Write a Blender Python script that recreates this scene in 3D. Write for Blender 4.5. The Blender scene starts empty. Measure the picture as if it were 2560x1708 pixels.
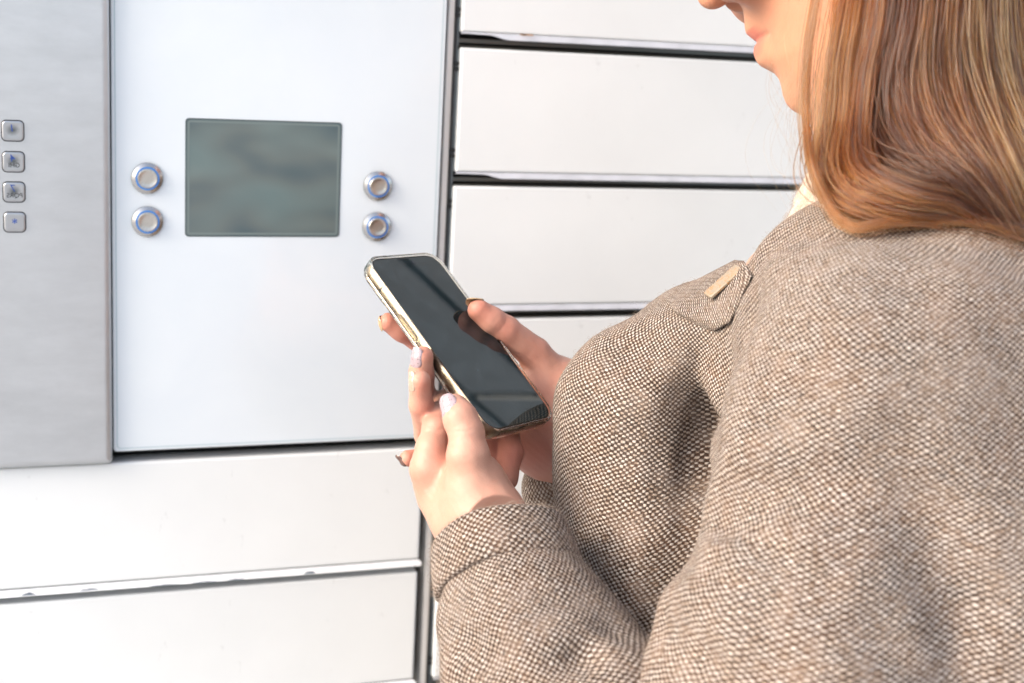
import bpy, bmesh, math, random
import numpy as np
from mathutils import Matrix, Vector
S = bpy.context.scene
C = S.collection
R = math.radians

# ------------------------------------------------------------------ camera
H0 = 1.5                                     # camera height
yaw, pit, rol = R(20.0248), R(12.2427), R(3.0917)
Fv = np.array([math.sin(yaw)*math.cos(pit), math.cos(yaw)*math.cos(pit), -math.sin(pit)])
r0 = np.array([math.cos(yaw), -math.sin(yaw), 0.0]); u0 = np.cross(r0, Fv)
Rv = r0*math.cos(rol)+u0*math.sin(rol); Uv = -r0*math.sin(rol)+u0*math.cos(rol)
CAM = np.array([0, -1.1, H0])
cd = bpy.data.cameras.new('camera'); cam = bpy.data.objects.new('camera', cd); C.objects.link(cam)
cam.matrix_world = Matrix(((Rv[0], Uv[0], -Fv[0], CAM[0]), (Rv[1], Uv[1], -Fv[1], CAM[1]), (Rv[2], Uv[2], -Fv[2], CAM[2]), (0, 0, 0, 1)))
cd.lens = 50; cd.sensor_width = 36.005; cd.clip_start = .02; cd.clip_end = 500
cd.dof.use_dof = True; cd.dof.focus_distance = .925; cd.dof.aperture_fstop = 5.8
S.camera = cam

# ------------------------------------------------------------------ light
w = bpy.data.worlds.new('World'); S.world = w; w.use_nodes = True
nt = w.node_tree; nt.nodes.clear()
sky = nt.nodes.new('ShaderNodeTexSky'); sky.sky_type = 'NISHITA'; sky.sun_disc = False
SUN_EL, SUN_AZ = R(30), R(-97)              # azimuth measured from +y towards +x
sky.sun_elevation = SUN_EL; sky.sun_rotation = SUN_AZ
sky.air_density = 1.0; sky.dust_density = 4.0; sky.ozone_density = 1.0
hs = nt.nodes.new('ShaderNodeHueSaturation'); hs.inputs['Saturation'].default_value = .60
bg = nt.nodes.new('ShaderNodeBackground'); bg.inputs[1].default_value = .15
wo = nt.nodes.new('ShaderNodeOutputWorld')
nt.links.new(sky.outputs[0], hs.inputs['Color']); nt.links.new(hs.outputs[0], bg.inputs[0]); nt.links.new(bg.outputs[0], wo.inputs[0])
sl = bpy.data.lights.new('sun', 'SUN'); sl.energy = 1.0; sl.angle = R(34); sl.color = (1, .78, .56)
so = bpy.data.objects.new('sun', sl); C.objects.link(so)
sd = Vector((math.sin(SUN_AZ)*math.cos(SUN_EL), math.cos(SUN_AZ)*math.cos(SUN_EL), math.sin(SUN_EL)))
so.rotation_euler = sd.to_track_quat('Z', 'Y').to_euler(); so.location = (-3, -3, 5)
S.view_settings.view_transform = 'Standard'; S.view_settings.look = 'None'
S.view_settings.gamma = 1; S.view_settings.use_curve_mapping = False; S.view_settings.exposure = 1.50
S.cycles.use_denoising = True
S.cycles.max_bounces = 10; S.cycles.transmission_bounces = 8; S.cycles.transparent_max_bounces = 12
S.cycles.caustics_refractive = False; S.cycles.caustics_reflective = False

# ------------------------------------------------------------------ helpers
def at(x, y, d):
    """world point d metres in front of the lens plane, seen at (x, y) of the photograph; used to take positions off it"""
    return CAM + d*(Fv+Rv*(x-1280)/3555.-Uv*(y-854)/3555.)
def link(name, me, mat=None, parent=None, smooth=False, mats=None):
    o = bpy.data.objects.new(name, me); C.objects.link(o)
    if mat: me.materials.append(mat)
    for m in (mats or []): me.materials.append(m)
    if parent: o.parent = parent
    if smooth: me.polygons.foreach_set('use_smooth', [True]*len(me.polygons))
    return o
def tag(o, label=None, cat=None, group=None, kind=None):
    if label: o['label'] = label
    if cat: o['category'] = cat
    if group: o['group'] = group
    if kind: o['kind'] = kind
    return o
def empty(name, loc=(0, 0, 0)):
    o = bpy.data.objects.new(name, None); C.objects.link(o); o.location = loc; o.empty_display_size = .05; return o
def pydata(v, f):
    me = bpy.data.meshes.new('m'); me.from_pydata([tuple(map(float, p)) for p in v], [], f); me.update(); return me
def autosmooth(me, ang=40):
    me.polygons.foreach_set('use_smooth', [True]*len(me.polygons))
    try: me.set_sharp_from_angle(angle=R(ang))
    except Exception: pass
    return me
def rrect(w, h, r, n=6):
    pts = []
    r = min(r, w/2-1e-6, h/2-1e-6)
    for cx, cy, a0 in ((w/2-r, h/2-r, 0), (-w/2+r, h/2-r, 90), (-w/2+r, -h/2+r, 180), (w/2-r, -h/2+r, 270)):
        for i in range(n+1):
            a = R(a0+90*i/n); pts.append((cx+r*math.cos(a), cy+r*math.sin(a)))
    return pts
def rr_prism(w, h, r, prof, n=6, cap0=True, cap1=True, sharp=35, hole=None):
    """rounded rectangle lofted through prof = [(inset, z)...]"""
    vs, fs = [], []
    m = None
    for ins, z in prof:
        p = rrect(w-2*ins, h-2*ins, max(r-ins, .0002), n); m = len(p)
        vs += [(x, y, z) for x, y in p]
    for k in range(len(prof)-1):
        for i in range(m):
            j = (i+1) % m
            fs.append((k*m+i, k*m+j, (k+1)*m+j, (k+1)*m+i))
    if cap0: fs.append(tuple(range(m-1, -1, -1)))
    if cap1: fs.append(tuple(range((len(prof)-1)*m, len(prof)*m)))
    return autosmooth(pydata(vs, fs), sharp)
def lathe(prof, n=48, sharp=30):
    vs, fs = [], []
    for rr, z in prof:
        for i in range(n):
            a = 2*math.pi*i/n; vs.append((rr*math.cos(a), rr*math.sin(a), z))
    for k in range(len(prof)-1):
        for i in range(n):
            j = (i+1) % n; fs.append((k*n+i, k*n+j, (k+1)*n+j, (k+1)*n+i))
    if prof[-1][0] < 1e-5 or True:
        fs.append(tuple(range((len(prof)-1)*n, len(prof)*n)))
    return autosmooth(pydata(vs, fs), sharp)
def boxm(x0, x1, y0, y1, z0, z1, bev=0):
    bm = bmesh.new(); bmesh.ops.create_cube(bm, size=1)
    for v in bm.verts: v.co = (x0+(v.co.x+.5)*(x1-x0), y0+(v.co.y+.5)*(y1-y0), z0+(v.co.z+.5)*(z1-z0))
    if bev: bmesh.ops.bevel(bm, geom=bm.edges[:], offset=bev, segments=2, affect='EDGES')
    me = bpy.data.meshes.new('m'); bm.to_mesh(me); bm.free(); return autosmooth(me, 35) if bev else me
def extr(poly, y0, y1, sharp=35):
    """polygon in the x-z plane extruded along y"""
    n = len(poly)
    vs = [(x, y0, z) for x, z in poly]+[(x, y1, z) for x, z in poly]
    fs = [tuple(range(n)), tuple(range(2*n-1, n-1, -1))]+[(i, i+n, (i+1) % n+n, (i+1) % n) for i in range(n)]
    me = pydata(vs, fs); bm = bmesh.new(); bm.from_mesh(me); bmesh.ops.recalc_face_normals(bm, faces=bm.faces); bm.to_mesh(me); bm.free()
    return me
def WALL(x, z, y=0.0):   # local x -> X, local y -> Z, local z -> towards the viewer (-Y)
    return Matrix(((1, 0, 0, x), (0, 0, -1, y), (0, 1, 0, z), (0, 0, 0, 1)))

# ------------------------------------------------------------------ materials
def mat(name, base=(.5, .5, .5), rough=.5, metal=0.0, **kw):
    m = bpy.data.materials.new(name); m.use_nodes = True
    b = m.node_tree.nodes['Principled BSDF']
    b.inputs['Base Color'].default_value = (*base, 1); b.inputs['Roughness'].default_value = rough; b.inputs['Metallic'].default_value = metal
    for k, v in kw.items():
        b.inputs[k.replace('_', ' ')].default_value = v
    return m
def N(m, t, **kw):
    n = m.node_tree.nodes.new(t)
    for k, v in kw.items(): setattr(n, k, v)
    return n
def L(m, a, b): m.node_tree.links.new(a, b)
def bsdf(m): return m.node_tree.nodes['Principled BSDF']
def texco(m, scale=(1, 1, 1), src='Object'):
    tc = N(m, 'ShaderNodeTexCoord'); mp = N(m, 'ShaderNodeMapping'); mp.inputs['Scale'].default_value = scale
    L(m, tc.outputs[src], mp.inputs[0]); return mp.outputs[0]
def noise(m, vec, scale, detail=3, rough=.5, dist=0):
    n = N(m, 'ShaderNodeTexNoise'); n.inputs['Scale'].default_value = scale; n.inputs['Detail'].default_value = detail
    n.inputs['Roughness'].default_value = rough; n.inputs['Distortion'].default_value = dist
    if vec: L(m, vec, n.inputs['Vector'])
    return n.outputs['Fac']
def ramp(m, fac, stops):
    n = N(m, 'ShaderNodeValToRGB'); e = n.color_ramp.elements
    e[0].position, e[0].color = stops[0][0], (*stops[0][1], 1)
    e[1].position, e[1].color = stops[-1][0], (*stops[-1][1], 1)
    for p, c in stops[1:-1]:
        x = e.new(p); x.color = (*c, 1)
    L(m, fac, n.inputs[0]); return n.outputs[0]
def g3(v): return (v, v, v)
def bump(m, h, strength, dist, normal=None):
    n = N(m, 'ShaderNodeBump'); n.inputs['Strength'].default_value = strength; n.inputs['Distance'].default_value = dist
    L(m, h, n.inputs['Height'])
    if normal: L(m, normal, n.inputs['Normal'])
    L(m, n.outputs[0], bsdf(m).inputs['Normal']); return n.outputs[0]
def math_(m, op, a, b=None, c=None, clamp=False):
    n = N(m, 'ShaderNodeMath', operation=op); n.use_clamp = clamp
    for i, v in enumerate((a, b, c)):
        if v is None: continue
        if isinstance(v, (int, float)): n.inputs[i].default_value = v
        else: L(m, v, n.inputs[i])
    return n.outputs[0]
def mixc(m, fac, a, b):
    n = N(m, 'ShaderNodeMix', data_type='RGBA')
    for s, v in ((n.inputs[0], fac), (n.inputs[6], a), (n.inputs[7], b)):
        if isinstance(v, (int, float)): s.default_value = v
        elif isinstance(v, tuple): s.default_value = (*v, 1)
        else: L(m, v, s)
    return n.outputs[2]

# powder-coated white doors: orange peel, faint scuffs
m_door = mat('white_powder_coat', (.80, .80, .81), .38)
v = texco(m_door)
c1 = ramp(m_door, noise(m_door, texco(m_door, (1, 1, 3)), 7, 5), [(.3, (.72, .745, .75)), (.6, (.765, .79, .795)), (1, (.785, .81, .815))])
scf = ramp(m_door, noise(m_door, texco(m_door, (3, 1, 9)), 26, 3, .6, 1.2), [(.0, g3(1)), (.69, g3(1)), (.77, g3(.85))])
mx = N(m_door, 'ShaderNodeMix', data_type='RGBA', blend_type='MULTIPLY'); mx.inputs[0].default_value = 1
L(m_door, c1, mx.inputs[6]); L(m_door, scf, mx.inputs[7]); L(m_door, mx.outputs[2], bsdf(m_door).inputs['Base Color'])
bump(m_door, noise(m_door, v, 900, 2), .12, .0006)
m_lip = mat('worn_white_lip', (.5, .52, .56), .4)
bump(m_lip, noise(m_lip, texco(m_lip, (6, 6, 6)), 60, 3), .1, .001)
L(m_lip, ramp(m_lip, noise(m_lip, texco(m_lip, (1, 1, 1)), 40, 5), [(.3, (.44, .46, .50)), (.55, (.52, .54, .59)), (1, (.58, .6, .64))]), bsdf(m_lip).inputs['Base Color'])
m_chip = mat('bare_steel_chip', (.07, .10, .13), .6)
m_rust = mat('rust_spot', (.35, .16, .04), .9)
m_dark = mat('black_recess', (.012, .014, .016), .6)
m_rail = mat('grey_rail', (.11, .125, .125), .35, .6)
m_raild = mat('dark_rail', (.035, .035, .028), .5, .2)
m_alu = mat('aluminium_post', (.7, .69, .67), .45, .1)
L(m_alu, ramp(m_alu, noise(m_alu, texco(m_alu, (40, 40, 1.2)), 6, 4), [(.25, (.56, .53, .49)), (.7, (.76, .75, .73))]), bsdf(m_alu).inputs['Base Color'])
m_grey = mat('grey_post', (.06, .065, .07), .45, .3)

def brushed(name, base, rough, sx, sz, metal=1.0):
    m = mat(name, base, rough, metal)
    f = noise(m, texco(m, (sx, 1, sz)), 60, 6, .7)
    lo, hi = tuple(c*.90 for c in base), tuple(min(1, c*1.05) for c in base)
    big = noise(m, texco(m, (1, 1, 1)), 4, 2)
    cc = ramp(m, f, [(.3, lo), (.7, hi)])
    L(m, mixc(m, math_(m, 'MULTIPLY', big, .35), cc, tuple(c*.85 for c in base)), bsdf(m).inputs['Base Color'])
    L(m, math_(m, 'ADD', math_(m, 'MULTIPLY', f, .18), rough-.08), bsdf(m).inputs['Roughness'])
    bump(m, f, .12, .0004); return m
m_steel = brushed('brushed_steel', (.60, .62, .64), .42, .35, 18, .85)
m_key = brushed('key_steel', (.50, .51, .53), .32, .5, 24, .95)
m_keyrefl = brushed('painted_reflection_key_steel', (.50, .51, .53), .30, .5, 24, .95)
tk = N(m_keyrefl, 'ShaderNodeTexCoord'); lk_ = N(m_keyrefl, 'ShaderNodeVectorMath', operation='LENGTH'); sck = N(m_keyrefl, 'ShaderNodeMapping'); sck.inputs['Scale'].default_value = (160, 190, 0); sck.inputs['Location'].default_value = (0, -.12, 0)
L(m_keyrefl, tk.outputs['Object'], sck.inputs[0]); L(m_keyrefl, sck.outputs[0], lk_.inputs[0])
kd = math_(m_keyrefl, 'ADD', lk_.outputs['Value'], math_(m_keyrefl, 'MULTIPLY', noise(m_keyrefl, tk.outputs['Object'], 500, 3), .3))
src_ = bsdf(m_keyrefl).inputs['Base Color'].links[0].from_socket
L(m_keyrefl, mixc(m_keyrefl, ramp(m_keyrefl, kd, [(.25, g3(.85)), (1.0, g3(0))]), src_, (.085, .10, .10)), bsdf(m_keyrefl).inputs['Base Color'])  # dark centre paints the dim reflection of the dished key into its colour
m_bez = mat('turned_steel', (.50, .495, .49), .25, 1)
m_cap = mat('button_cap_steel', (.72, .66, .60), .30, 1)
# radial brushing of the caps
tc = N(m_cap, 'ShaderNodeTexCoord'); sp = N(m_cap, 'ShaderNodeSeparateXYZ'); L(m_cap, tc.outputs['Object'], sp.inputs[0])
ang = math_(m_cap, 'ARCTAN2', sp.outputs[1], sp.outputs[0])
cb = N(m_cap, 'ShaderNodeCombineXYZ'); L(m_cap, math_(m_cap, 'MULTIPLY', ang, 3.0), cb.inputs[0])
fn = noise(m_cap, cb.outputs[0], 3.2, 4, .6)
L(m_cap, ramp(m_cap, fn, [(.3, (.40, .37, .34)), (.5, (.55, .52, .48)), (.75, (.85, .84, .82))]), bsdf(m_cap).inputs['Base Color'])
m_led = mat('blue_led_ring', (.05, .19, .50), .35)
bsdf(m_led).inputs['Emission Color'].default_value = (.07, .24, .75, 1); bsdf(m_led).inputs['Emission Strength'].default_value = .06

m_glass = mat('white_backed_glass', (.70, .77, .85), .12)
bsdf(m_glass).inputs['Coat Weight'].default_value = .5; bsdf(m_glass).inputs['Coat Roughness'].default_value = .05
sm = ramp(m_glass, noise(m_glass, texco(m_glass, (1, 1, 1)), 11, 4, .55, .6), [(.35, g3(0)), (.75, g3(1))])
L(m_glass, mixc(m_glass, math_(m_glass, 'MULTIPLY', sm, .5), (.665, .725, .775), (.73, .785, .815)), bsdf(m_glass).inputs['Base Color'])
L(m_glass, ramp(m_glass, noise(m_glass, texco(m_glass, (1, 1, 1)), 24, 5, .6, 1.5), [(.35, g3(.07)), (.7, g3(.22))]), bsdf(m_glass).inputs['Roughness'])
m_gedge = mat('glass_edge', (.45, .56, .60), .15)
m_gline = mat('pale_border', (.86, .89, .92), .2)

m_lcd = mat('lcd_screen', (.12, .18, .17), .35)
tcl = N(m_lcd, 'ShaderNodeTexCoord')
mpl = N(m_lcd, 'ShaderNodeMapping'); mpl.inputs['Scale'].default_value = (1, 1.9, 1); L(m_lcd, tcl.outputs['Object'], mpl.inputs[0])
nz1 = noise(m_lcd, mpl.outputs[0], 17, 1.0, .4, .2)
nz2 = noise(m_lcd, mpl.outputs[0], 14, 1, .4)
ca = ramp(m_lcd, nz1, [(.30, (.060, .095, .108)), (.47, (.112, .140, .138)), (.68, (.150, .198, .19))])
L(m_lcd, mixc(m_lcd, ramp(m_lcd, nz2, [(.45, g3(0)), (.7, g3(.55))]), ca, (.085, .14, .15)), bsdf(m_lcd).inputs['Base Color'])
bsdf(m_lcd).inputs['Coat Weight'].default_value = .4; bsdf(m_lcd).inputs['Coat Roughness'].default_value = .25
m_lcdb = mat('lcd_border', (.06, .085, .09), .4)
m_blue = mat('blue_print', (.03, .08, .33), .5)
m_black = mat('black_print', (.02, .022, .025), .5)

m_ground = mat('paving', (.42, .41, .39), .85)
L(m_ground, ramp(m_ground, noise(m_ground, texco(m_ground), 6, 8, .65), [(.3, (.32, .33, .34)), (.7, (.43, .44, .45))]), bsdf(m_ground).inputs['Base Color'])
bump(m_ground, noise(m_ground, texco(m_ground), 60, 6), .3, .01)

# ------------------------------------------------------------------ ground and locker bank
g = link('ground', boxm(-250, 250, -250, 250, -.2, 0), m_ground); tag(g, kind='structure')
bank = empty('parcel_locker', (.3, .2, 0))
tag(bank, 'bank of white metal parcel lockers with wide low doors behind the woman', 'locker')
link('cabinet', boxm(-.62, 1.31, .030, .6, .12, 2.1), m_dark, bank)
link('plinth', boxm(-.62, 1.31, .02, .6, 0, .119), m_grey, bank)
link('top_cover', boxm(-.64, 1.33, -.01, .62, 2.101, 2.14), m_door, bank)
bank_inv = Matrix.Translation(Vector((-.3, -.2, 0)))
def fix(o):                                  # keep world coordinates of wall meshes under the parent's offset
    o.matrix_parent_inverse = bank_inv; return o
link('side_panel', boxm(-.632, -.621, -.004, .602, .12, 2.1), m_door, bank); link('side_panel', boxm(1.311, 1.322, -.004, .602, .12, 2.1), m_door, bank); link('back_panel', boxm(-.62, 1.31, .601, .61, .12, 2.1), m_door, bank)
for o in list(bank.children): fix(o)
Z = lambda zr: H0+zr
PITCH = .1105
DW, DH = .4675, .0985
door_me = rr_prism(DW, DH, .0012, [(.0, -.02), (.0, -.0016), (.0004, -.0006), (.0013, -.0001), (.0018, 0)], 3, sharp=4)
door_me.materials.append(m_door)
def lip_poly_notch():
    w = DW/2; h = .0050; p = [(-w, 0), (w, 0), (w, -h), (-w+.040, -h)]
    for i in range(1, 9):
        t = i/8; s = t*t*(3-2*t); p.append((-w+.040-.017*t, -h+(h-.0016)*s))
    p += [(-w+.012, -.0014), (-w, -.0012)]
    return p
def lip_poly_full():
    w = DW/2; h = .0058; p = [(-w, 0), (w-.001, 0), (w, -.0008)]
    for i in range(0, 7):
        a = R(0-90*i/6); p.append((w+.0022-.003+.003*math.cos(a), -h+.0028+.0028*math.sin(a)))
    p += [(-w, -h)]
    return p
lipA = extr(lip_poly_notch(), -.0012, 0); lipA.materials.append(m_lip)
lipB = extr(lip_poly_full(), -.0012, 0); m_lipw = m_lip.copy(); m_lipw.name = 'white_lip'; [setattr(n.color_ramp.elements[i], 'color', c) for n in m_lipw.node_tree.nodes if n.type == 'VALTORGB' for i, c in enumerate(((.66, .68, .72, 1), (.76, .78, .81, 1), (.8, .82, .85, 1)))]; lipB.materials.append(m_lipw)
pivot_tilt = R(24)
hole_me = lathe([(.0018, 0), (.0018, .0009), (.0012, .0010), (.0001, .0010)], 14)
hole_me.materials.append(m_dark)
rng = random.Random(4)
XL, XR, XT = -.1405+DW/2, .3445+DW/2, .8285+DW/2
def place_door(xc, ztop, lip, n):
    d = bpy.data.objects.new('door', door_me); C.objects.link(d); d.parent = bank; d.matrix_parent_inverse = bank_inv
    d.matrix_basis = WALL(xc+rng.uniform(-.0004, .0004), Z(ztop-DH/2)+rng.uniform(-.0004, .0004), rng.uniform(0, .0006))
    l = bpy.data.objects.new('pull_lip', lip); C.objects.link(l); l.parent = d
    # door local frame: x, y(up), z(out)
    l.matrix_basis = Matrix(((1, 0, 0, 0), (0, 0, 1, -DH/2-.0006), (0, -1, 0, -.001), (0, 0, 0, 1))) @ Matrix.Rotation(-pivot_tilt, 4, 'X')
    if n:
        for k in (0, 1):
            for q in (0, 1):
                h = bpy.data.objects.new('rivet_hole', hole_me); C.objects.link(h); h.parent = d
                h.matrix_basis = Matrix.Translation((-DW/2-.0019, (DH/2-.0125-.0045*q)*(1 if k == 0 else -1), -.0045))
    return d
rows = [.0 - .0135 + PITCH*k for k in range(-9, 6)]
allrows = {}
for k in range(-9, 6):
    zt = -.0135+PITCH*k
    place_door(XR, zt, lipA, True); place_door(XT, zt, lipA, True)
low = []
for k in range(-9, -2):
    low.append(place_door(XL, -.0122+PITCH*k, lipB, False))
for k in range(3, 6): place_door(XL, -.0122+PITCH*k, lipB, False)
d1 = [d for d in low if abs(d.matrix_basis[2][3]-Z(-.3437-DH/2)) < .003]
# worn chips on the lip below the console
if d1:
    lip1 = d1[0].children[0]
    for cx, w_, h_, zz in ((.0115, .0105, .0018, -.0050), (.057, .0145, .0011, -.0047), (.115, .024, .0007, -.0057), (.146, .020, .0006, -.0057), (.172, .015, .0008, -.0057), (.2325, .010, .0019, -.0052)):
        X0 = cx-XL; pts = []
        for i in range(11):
            t = i/10; pts.append((X0+(t-.5)*w_, zz+h_*math.sin(math.pi*t)**.7*(.75+.5*rng.random())))
        pts += [(X0+.5*w_, zz-.0001), (X0-.5*w_, zz-.0001)]
        ch = link('paint_chip', extr(pts, -.00128, -.00119), m_chip, d1[0]); ch.matrix_basis = lip1.matrix_basis.copy()
# rails in the gaps and posts between the columns
def rail(x0, x1, ztop, h=.0125):
    fix(link('gap_rail', boxm(x0, x1, .0065, .02, Z(ztop-.0085), Z(ztop-.0052), .0004), m_rail, bank))
    fix(link('gap_sill', boxm(x0, x1, .005, .02, Z(ztop-h-.0012), Z(ztop-.0104), .0003), m_raild, bank))
for k in range(-9, 6):
    zt = -.0135+PITCH*k-DH
    rail(.3437, .8125, zt); rail(.8275, 1.2965, zt)
for x in (.3265, .8115):
    fix(link('post', boxm(x+.0075, x+.0128, .0035, .0299, .12, 2.1, .0009), m_alu, bank))
    fix(link('post_web', boxm(x+.0131, x+.0158, .007, .0299, .12, 2.1, .0004), m_grey, bank))
    fix(link('post_channel', boxm(x+.0162, x+.0181, .0062, .0299, .12, 2.1, .0002), mat('channel', (.12, .14, .15), .5, .2) if x < .5 else m_grey, bank))
for X0, zz, w_, in ((.4285, -.0004, .011), (.4262, -.0007, .004)):
    o = link('rust_spot', rr_prism(w_, .0011, .0004, [(0, 0), (0, .0003)], 3), m_rust, bank); o.matrix_parent_inverse = bank_inv; o.matrix_basis = WALL(X0-.03, Z(zz-.0008), -.0021)

# ------------------------------------------------------------------ control console
con = empty('control_console', (.13, .03, Z(-.15)))
tag(con, 'locker console of brushed steel and white glass with grey screen and blue-ringed buttons', 'control panel')
ci = Matrix.Translation(-Vector(con.location))
def cpart(name, me, m, M, parent=None, **k):
    o = link(name, me, m, parent or con)
    if parent is None: o.matrix_parent_inverse = ci
    o.matrix_basis = M; return o
# steel keypad plate (runs on to the left and up)
PX0, PX1, PZ0, PZ1 = -.1405, .0752, -.3425, .30
pl = cpart('keypad_plate', rr_prism(PX1-PX0, PZ1-PZ0, .0035, [(0, -.03), (0, .0035), (.0008, .0058), (.0026, .0072), (.0058, .0078)], 8, sharp=60), m_steel, WALL((PX0+PX1)/2, Z((PZ0+PZ1)/2), 0))
# glass panel
GX0, GX1, GZ0, GZ1 = .0762, .3313, -.3345, .30
gp = cpart('glass_panel', rr_prism(GX1-GX0, GZ1-GZ0, .003, [(0, -.004), (0, -.0006), (.0006, 0), (.0009, .0)], 6), m_glass, WALL((GX0+GX1)/2, Z((GZ0+GZ1)/2), -.001))
tray = cpart('panel_tray', rr_prism(GX1-GX0+.0006, GZ1-GZ0+.0016, .003, [(0, -.03), (0, .0)], 6), m_raild, WALL((GX0+GX1)/2, Z((GZ0+GZ1)/2-.0010), .0035))
# thin printed border line inside the glass edge
def frame_me(w, h, r, t, z=0.0):
    a, b = rrect(w, h, r, 8), rrect(w-2*t, h-2*t, max(r-t, .0005), 8); n = len(a)
    vs = [(x, y, z) for x, y in a]+[(x, y, z) for x, y in b]
    return pydata(vs, [(i, (i+1) % n, (i+1) % n+n, i+n) for i in range(n)])
cpart('border_line', frame_me(GX1-GX0-.0048, GZ1-GZ0-.0042, .003, .0009), m_gedge, WALL((GX0+GX1)/2, Z((GZ0+GZ1)/2), -.00108))
# screen
SX, SZ = (.1300+.2500)/2, (-.0755-.1655)/2
scr = cpart('screen', rr_prism(.1200, .0900, .0028, [(0, -.001), (0, .00025)], 8), m_lcd, WALL(SX, Z(SZ), -.0010))
o = link('screen_border', frame_me(.1200, .0900, .0028, .0009, .00033), m_lcdb, scr)
o = link('screen_glimmer_strip', frame_me(.1168, .0868, .0020, .0016, .00031), mat('painted_screen_glimmer', (.145, .19, .19), .5), scr)  # paler strip puts the glimmer of the screen bevel into the colour
# push buttons
bez = lathe([(.0118, -.001), (.0118, .0012), (.0114, .0020), (.0090, .0033), (.0088, .0034), (.0086, .0030), (.0001, .0030)], 64)
bez.materials.append(m_bez)
led = lathe([(.0088, .0029), (.0087, .0035), (.0075, .0035), (.0001, .0034)], 64); led.materials.append(m_led)
cap = lathe([(.0075, .0030), (.0075, .0037), (.0071, .0043), (.0064, .0044), (.0058, .0041), (.0030, .0039), (.0001, .0039)], 64); cap.materials.append(m_cap)
for i, (x, z) in enumerate(((.1020, -.1213), (.1021, -.1540), (.2800, -.1245), (.2802, -.1570))):
    b = bpy.data.objects.new('push_button', bez); C.objects.link(b); b.parent = con; b.matrix_parent_inverse = ci
    b.matrix_basis = WALL(x, Z(z), -.001)
    for nm, me in (('light_ring', led), ('button_cap', cap)):
        q = bpy.data.objects.new(nm, me); C.objects.link(q); q.parent = b; q.rotation_euler[2] = rng.uniform(0, 6)
# keys
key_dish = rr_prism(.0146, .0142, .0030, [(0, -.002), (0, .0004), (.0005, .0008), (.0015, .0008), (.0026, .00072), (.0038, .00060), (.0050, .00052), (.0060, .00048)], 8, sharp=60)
key_flat = rr_prism(.0146, .0142, .0030, [(0, -.002), (0, .0004), (.0005, .0008), (.0015, .0009), (.0060, .0009)], 8, sharp=60)
well = rr_prism(.0160, .0156, .0036, [(0, 0), (0, .00006)], 8)
key_dish.materials.append(m_keyrefl); key_flat.materials.append(m_key); well.materials.append(m_black)
def legend(name, txt, size, x, y, z, m, parent, shear=0.0, bold=0.0):
    cu = bpy.data.curves.new(name, 'FONT'); cu.body = txt; cu.size = size; cu.align_x = 'CENTER'; cu.align_y = 'CENTER'
    cu.extrude = .00006; cu.shear = shear; cu.offset = bold
    t = bpy.data.objects.new(name, cu); C.objects.link(t); bpy.context.view_layer.update()
    me = bpy.data.meshes.new_from_object(t); bpy.data.objects.remove(t); bpy.data.curves.remove(cu); me.materials.clear()
    o = link(name, me, m, parent)
    o.location = (x, y, z); o.scale = (-1, 1, 1); return o
for i, (z, a, b) in enumerate(((-.0880, '1', ''), (-.1103, '4', 'GHI'), (-.1322, '7', 'PQRS'), (-.1542, '*', ''))):
    wl = bpy.data.objects.new('key_well', well); C.objects.link(wl); wl.parent = con; wl.matrix_parent_inverse = ci
    wl.matrix_basis = WALL(.0073, Z(z), -.0079)
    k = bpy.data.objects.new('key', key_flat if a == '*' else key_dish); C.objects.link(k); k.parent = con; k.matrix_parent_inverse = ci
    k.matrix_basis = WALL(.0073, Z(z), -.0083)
    if a == '*': legend('star_legend', '*', .0085, 0, -.0008, .00102, m_blue, k, bold=.00012)
    else:
        legend('digit_legend', a, .0074, -.0004, .0026 if b else .0018, .00086, m_blue, k, .10, .00004)
        if b: legend('letter_legend', b, .0047, .0004, -.0024, .00086, m_black, k, 0, .00002)

# ------------------------------------------------------------------ smartphone held in the hands
pc = np.array([.2829, -.225, H0-.199]); pn = np.array([.388, -.512, .767]); pu = np.array([-.408, .651, .641])
pn /= np.linalg.norm(pn); pu -= pn*(pu@pn); pu /= np.linalg.norm(pu); pr = np.cross(pu, pn)
MP = Matrix(((pr[0], pu[0], pn[0], pc[0]), (pr[1], pu[1], pn[1], pc[1]), (pr[2], pu[2], pn[2], pc[2]), (0, 0, 0, 1)))
m_scr = mat('black_phone_glass', (.006, .008, .010), .04); bsdf(m_scr).inputs['IOR'].default_value = 1.48
fsm = noise(m_scr, texco(m_scr, (1, 1, 1)), 38, 5, .62, 1.4)
L(m_scr, ramp(m_scr, fsm, [(.42, g3(.012)), (.60, g3(.03)), (.75, g3(.06))]), bsdf(m_scr).inputs['Roughness'])
L(m_scr, ramp(m_scr, fsm, [(.42, (.003, .011, .014)), (.62, (.012, .024, .029)), (.75, (.030, .046, .052))]), bsdf(m_scr).inputs['Base Color'])
m_band = mat('champagne_metal_band', (.36, .32, .27), .38, .9)
m_bezel = mat('black_bezel', (.004, .004, .005), .15)
m_case = mat('clear_case', (.95, .91, .83), .06); bsdf(m_case).inputs['Transmission Weight'].default_value = 1; bsdf(m_case).inputs['IOR'].default_value = 1.42
m_back = mat('phone_back', (.62, .55, .46), .2, .3)
ph = empty('smartphone'); ph.matrix_basis = MP
tag(ph, 'black-screened smartphone in a clear case held up by both hands of the woman', 'phone')
PW, PHH = .0715, .1467
link('phone_body', rr_prism(PW-.0014, PHH-.0014, .0105, [(.0018, -.0076), (.0004, -.0070), (0, -.0062), (0, -.0014), (.0004, -.0007)], 12, sharp=50), m_band, ph)
link('back_cover', rr_prism(PW-.006, PHH-.006, .009, [(0, -.0077), (0, -.00762)], 10), m_back, ph)
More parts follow.
